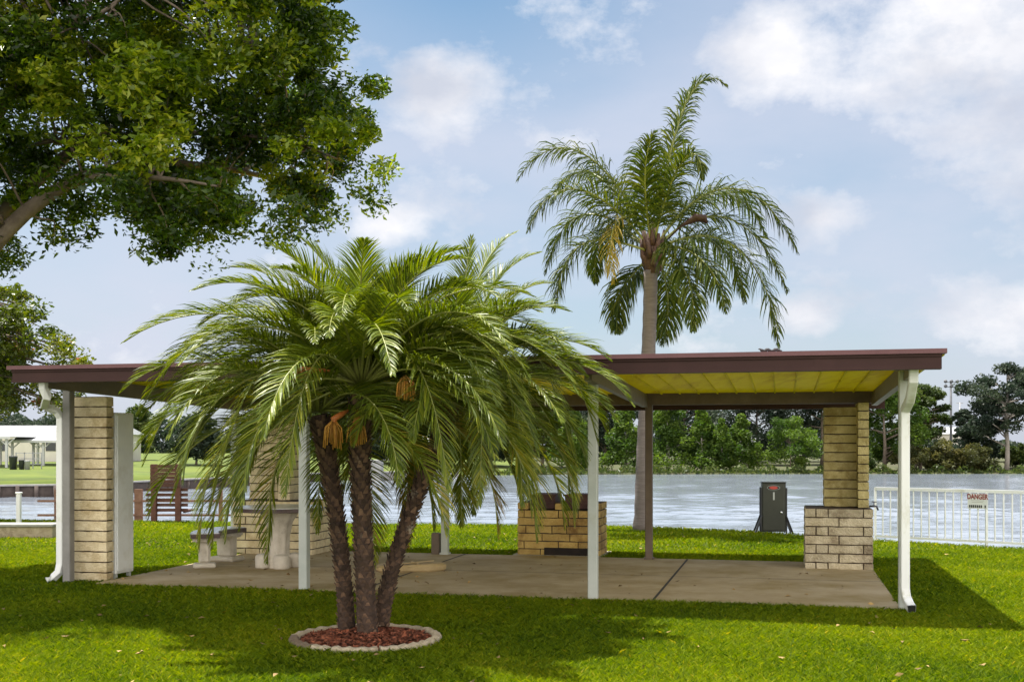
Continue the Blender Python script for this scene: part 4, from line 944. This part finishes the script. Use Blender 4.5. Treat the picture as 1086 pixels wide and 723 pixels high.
for i, (nm, lb, px, Y, ty, wpx, kind, ml, mk) in enumerate(FT):
    z0 = fz(px, Y); zt = H - (ty - HY) / F * Y; h = (zt - z0) * (1.1 if kind != 'shrub' else 1.0); w = wpx / F * Y * 1.12
    tree(nm, lb, nm.replace('_', ' ').split()[-1] if nm != 'shrub' else 'shrub', at(px, Y, z0), h, w, kind, ml, mk, 200 + i, {'shrub': .22, 'cone': .26}.get(kind, .30), int(8200 * max(.7, min(2.2, (w * h) / 30))), {'cypress_tree': 'feathery trees along the far shore', 'shrub': 'shrubs along the far shore'}.get(nm, 'trees beyond the lake'), 0, {'cone': .06, 'round': .14, 'pine': .34, 'shrub': 0}[kind])
# far hedge mass closing the view
rng = np.random.default_rng(31); k = 42000
px = rng.uniform(-250, 1350, k); Yh = rng.uniform(134, 142, k); zz = .2 + rng.uniform(0, 1, k) ** 1.1 * np.where(px > 945, np.where(px > 985, 1.5, 2.8) + .5 * np.sin(px * .09), 4.2 + .8 * np.sin(px * .045) + .6 * np.sin(px * .13))
V, Q = leaf_quads(np.stack([(px - CX) / F * Yh, Yh, zz], 1), .6, rng, .7, .6)
ob = npmesh('far_woods', V, Q, M_pine, None, rng.random(k)); tag(ob, None, None, kind='stuff')

k = 9000; px = rng.uniform(500, 1300, k); Ys = np.array([(H - WZ) * F / (fshore(p) - HY) for p in px]) + rng.uniform(-.2, 2.5, k) ** 1.0
V, Q = leaf_quads(np.stack([(px - CX) / F * Ys, Ys, -.82 + rng.uniform(0, 1, k) ** 1.6 * (.45 + .3 * np.sin(px * .21))], 1), .34, rng, 1.4, .35)
ob = npmesh('shore_weeds', V, Q, M_oak, None, rng.random(k)); tag(ob, None, None, kind='stuff')

# timber seawall on the left far shore
swl = thing('seawall', at(150, (H - WZ) * F / (522 - HY), WZ), 'dark timber seawall with a pale cap along the left far shore', 'seawall')
mb = MB(); m2 = MB(); pr = None; piles = []
for px in range(-240, 341, 20):
    Y = (H - WZ) * F / (fshore(px) - HY) - .12; p = at(px, Y, 0)
    if pr is not None:
        mb.bar((pr.x, pr.y, -.68), (p.x, p.y, -.68), .08, .62); m2.bar((pr.x, pr.y - .05, -.33), (p.x, p.y - .05, -.33), .32, .08)
    pr = p; piles.append(p)
mb.build('seawall_boards', M_seawall, swl); m2.build('seawall_cap', M_cap, swl)
for p in piles:
    m3 = MB(); m3.tube([(p.x, p.y - .16, -1.4), (p.x, p.y - .16, -.36)], .11, 8); m3.build('pile', M_seawall, swl)
mb = MB(); a = at(398, 80, 0); mb.box((a.x, 80, -.35), (1.0, 1.5, 1.7), None, 0, .5, .03); mb.box((a.x, 80, .53), (1.1, 1.6, .08)); tag(mb.build('concrete_outlet', pm('grey_concrete', (.30, .30, .29), (.38, .38, .36), 2, .9), loc=(a.x, 80, -1)), 'square grey concrete block on the far shore behind the palm stems', 'concrete block')
a, b = at(405, 81, 0), at(485, 89, 0); mb = MB(); mb.bar((a.x, a.y, -.62), (b.x, b.y, -.62), .25, .55, 0); mb.bar((a.x, a.y - .1, -.32), (b.x, b.y - .1, -.32), .5, .08)
tag(mb.build('white_seawall', M_cap, loc=(a.x, a.y, -.9)), 'low white seawall on the far shore behind the leaning palm stem', 'seawall')

def pavilion(px0, px1, Y, yb, ye, yr, label, posts):
    z0 = fz((px0 + px1) / 2, Y); a, b = at(px0, Y, 0).x, at(px1, Y, 0).x; ze = H - (ye - HY) / F * Y; zr = H - (yr - HY) / F * Y
    t = thing('open_pavilion', ((a + b) / 2, Y, z0), label, 'pavilion', 'white pavilions across the lake')
    D = 4.5; mb = MB()
    mb.add([(a, Y - .3, ze), (b, Y - .3, ze), (b, Y + D, ze), (a, Y + D, ze), (a + .4, Y + D / 2, zr), (b - .4, Y + D / 2, zr)], [(0, 1, 5, 4), (2, 3, 4, 5), (1, 2, 5), (3, 0, 4), (3, 2, 1, 0)])
    mb.box(((a + b) / 2, Y - .32, ze - .06), (b - a, .05, .16)); mb.build('roof', M_metalroof, t)
    for q in posts:
        x = at(q, Y, 0).x
        for yy in (Y, Y + D - .4):
            mb = MB(); mb.box((x, yy, (z0 + ze) / 2), (.14, .14, ze - z0)); mb.bar((x, yy, ze - .55), (x + .5, yy, ze - .1), .07, .07); mb.bar((x, yy, ze - .55), (x - .5, yy, ze - .1), .07, .07); mb.build('post', M_metalroof, t)
    return t
pavilion(-75, 13, 73, 493, 463, 455, 'white roofed open pavilion at the far left edge', (-70, -30, 7)); pavilion(9, 118, 76, 493, 467, 459, 'white roofed open pavilion seen left of the downspout', (13, 46, 84, 114))
z0 = fz(80, 86); a, b = at(-20, 86, 0).x, at(122, 86, 0).x; hs = thing('white_building', ((a + b) / 2, 88, z0), 'long low white building behind the white pavilions across the lake', 'building')
mb = MB(); mb.box(((a + b) / 2, 89, z0 + .95), (b - a, 6, 2.3)); mb.build('wall', M_house, hs)
mb = MB(); zr = z0 + 2.1; mb.add([(a - .3, 85.7, zr), (b + .3, 85.7, zr), (b + .3, 92.3, zr), (a - .3, 92.3, zr), (a, 89, zr + .7), (b, 89, zr + .7)], [(0, 1, 5, 4), (2, 3, 4, 5), (1, 2, 5), (3, 0, 4), (3, 2, 1, 0)]); mb.build('roof', M_metalroof, hs)
for px in (2, 54, 100):
    x = at(px, 86, 0).x; mb = MB(); mb.box((x, 85.98, z0 + 1.2), (.75, .06, .75)); mb.build('window', M_dark, hs)
for px, w, h, mt, lb in ((14, .5, .85, M_dark, 'tall dark bin under the far pavilion, left of three'), (23, .35, .62, M_dark, 'small dark bin in the middle of three under the far pavilion'), (29, .35, .58, M_pole, 'grey bin on the right of three under the far pavilion')):
    c = at(px, 71, fz(px, 71)); mb = MB(); mb.lathe(c, [(w * .42, 0), (w * .5, h * .9), (w * .53, h * .92), (w * .5, h)], 14); tag(mb.build('waste_bin', mt, loc=c), lb, 'bin', 'bins under the far pavilion')
rl = thing('grey_railing', at(28, 72, fz(28, 72)), 'thin grey railing under the white pavilion across the lake', 'railing')
z1 = fz(28, 72)
for zz in (.3, .65, 1.0):
    a, b = at(17, 72, z1 + zz), at(44, 72, z1 + zz); mb = MB(); mb.bar(a, b, .05, .05); mb.build('rail', M_pole, rl)
for q in (17, 26, 35, 44):
    a = at(q, 72, z1); mb = MB(); mb.bar(a, a + Vector((0, 0, 1.05)), .05, .05); mb.build('railing_post', M_pole, rl)
# distant houses glimpsed between the trees
for px, w, Y, zh, lb in ((1000, 4.6, 150, 3.4, 'pale low building glimpsed left of the big right pine'), (799, 3.0, 128, 2.0, 'pale house glimpsed below the dark tree with a trunk'), (440, 6, 116, 1.8, 'pale house across the lake behind the leaning palm stem')):
    z0 = fz(px, Y); c = at(px, Y, z0); t = thing('small_house', c, lb, 'house', 'houses beyond the lake')
    mb = MB(); mb.box((c.x, Y, z0 + zh / 2), (w, 4, zh)); mb.build('wall', M_house, t)
    mb = MB(); a, b = c.x - w / 2 - .3, c.x + w / 2 + .3; zr = z0 + zh + .003; mb.add([(a, Y - 2.3, zr), (b, Y - 2.3, zr), (b, Y + 2.3, zr), (a, Y + 2.3, zr), (a + .8, Y, zr + .9), (b - .8, Y, zr + .9)], [(0, 1, 5, 4), (2, 3, 4, 5), (1, 2, 5), (3, 0, 4), (3, 2, 1, 0)]); mb.build('roof', M_metalroof, t)
    mb = MB(); mb.box((c.x - w * .2, Y - 2.01, z0 + zh * .55), (.9, .05, .8)); mb.build('window', M_dark, t)
# floodlight mast
c = at(1008.5, 145, fz(1008, 145)); zt = H + (472 - 404) / F * 145
fl = thing('floodlight_mast', c, 'tall thin floodlight mast above the trees at the right', 'light mast')
mb = MB(); mb.tube([c, Vector((c.x, c.y, zt))], [.20, .13], 8); mb.build('pole', M_poledark, fl)
mb = MB()
for z in (zt - .15, zt - .75): mb.bar((c.x - .85, c.y, z), (c.x + .85, c.y, z), .08, .08)
mb.build('crossarm', M_poledark, fl)
for z in (zt - .15, zt - .75):
    for dx in (-.75, 0, .75):
        mb = MB(); mb.tube([(c.x + dx, c.y + .1, z), (c.x + dx, c.y - .05, z + .1), (c.x + dx, c.y - .2, z + .1)], [.1, .2, .24], 8); mb.build('lamp', M_poledark, fl)
c = at(1018, 150, fz(1018, 150)); mb = MB(); mb.tube([c, c + Vector((0, 0, 7.6))], [.13, .08], 8); mb.box((c.x, c.y, c.z + 7.5), (.9, .1, .1)); tag(mb.build('utility_pole', M_pole, loc=c), 'plain grey pole just right of the floodlight mast', 'pole')

# ------------------------------------------------------------------ grass blades over the lawn (uncountable)
rng = np.random.default_rng(77)
def blades(n, Y0, Y1, hgt, wid, seed):
    r = np.random.default_rng(seed); Y = np.sqrt(r.uniform(Y0 ** 2, Y1 ** 2, n)); px = r.uniform(-140, 1226, n); X = (px - CX) / F * Y
    keep = np.ones(n, bool)
    rel = np.stack([X - P0.x, Y - P0.y], 1); u = rel @ np.array([SU.x, SU.y]); v = rel @ np.array([SV.x, SV.y])
    jag = .03 * np.sin(u * 23) + .02 * np.sin(u * 61)
    keep &= ~((u > -5.72) & (u < 3.0 + .3 * jag) & (v > -.05 + jag * .8) & (v < 4.21))
    keep &= ~((u > ug0 - .06) & (u < ug1 + .06) & (v > 4.2) & (v < 5.2))
    keep &= ~(((X - bcx.x) ** 2 + (Y - bcx.y) ** 2) < .62 ** 2)
    sx = np.array([p[0] for p in SHORE[:12]]); sy = np.array([p[1] for p in SHORE[:12]]); keep &= Y < np.interp(X, sx, sy) - .03
    keep &= ~((Y > 19.36) & (Y < 19.75) & (X < at(58, 19.4).x))
    X, Y = X[keep], Y[keep]; n = len(X)
    h = hgt * r.uniform(.55, 1.3, n) * (1 + .12 * np.sin(X * 2.1 + np.sin(Y * 1.7) * 2) * np.sin(Y * 2.7)); w = wid * r.uniform(.7, 1.3, n) * (.6 + .4 * np.clip(Y / 9, 1, 2.5))
    a = r.uniform(0, 2 * np.pi, n); ln = h * r.uniform(.5, 1.5, n); dx, dy = np.cos(a) * ln, np.sin(a) * ln; b = r.uniform(0, 2 * np.pi, n); wx_, wy_ = np.cos(b) * w / 2, np.sin(b) * w / 2
    z = np.zeros(n)
    P = np.stack([np.stack([X - wx_, Y - wy_, z], 1), np.stack([X + wx_, Y + wy_, z], 1), np.stack([X + dx * .4 + wx_ * .9, Y + dy * .4 + wy_ * .9, h * .7], 1), np.stack([X + dx, Y + dy, h], 1), np.stack([X + dx * .4 - wx_ * .9, Y + dy * .4 - wy_ * .9, h * .7], 1)], 1).reshape(-1, 3)
    Fc = np.arange(5 * n).reshape(n, 5)
    patch = .52 + .19 * np.sin(X * 1.3 + 1.1 * np.sin(Y * .9)) * np.sin(Y * 1.1 + .7 * np.sin(X * 1.9)) + .05 * np.sin(X * 5.1 + Y * 3.3)
    rn = np.clip(patch * .75 + r.normal(0, .20, n) + (r.random(n) < .012) * .5, 0, 1)
    return P, Fc, rn
parts = [blades(420000, 6.9, 11.5, .046, .0052, 1), blades(330000, 11.5, 17, .046, .0066, 2), blades(170000, 17, 25, .046, .009, 3)]
off = 0; VV, FF, RR = [], [], []
for P, Fc, rn in parts: VV.append(P); FF.append(Fc + off); RR.append(rn); off += len(P)
ob = npmesh('grass', np.concatenate(VV), np.concatenate(FF), M_grass, None, np.concatenate(RR)); tag(ob, None, None, kind='stuff')

# dry leaves dropped on the lawn and the slab
n = 420; Y = np.sqrt(rng.uniform(7.2 ** 2, 20 ** 2, n)); px = np.concatenate([rng.uniform(-60, 1150, n // 2), rng.normal(330, 190, n - n // 2)]); X = (px - CX) / F * Y
rel = np.stack([X - P0.x, Y - P0.y], 1); u = rel @ np.array([SU.x, SU.y]); v = rel @ np.array([SV.x, SV.y]); on = (u > -5.7) & (u < 2.98) & (v > -.04) & (v < 4.2)
V, Q = leaf_quads(np.stack([X, Y, np.where(on, .046, .045)], 1), .055, rng, .12, .45)
ob = npmesh('fallen_leaves', V, Q, M_dryleaf, None, rng.random(n)); tag(ob, None, None, kind='stuff')
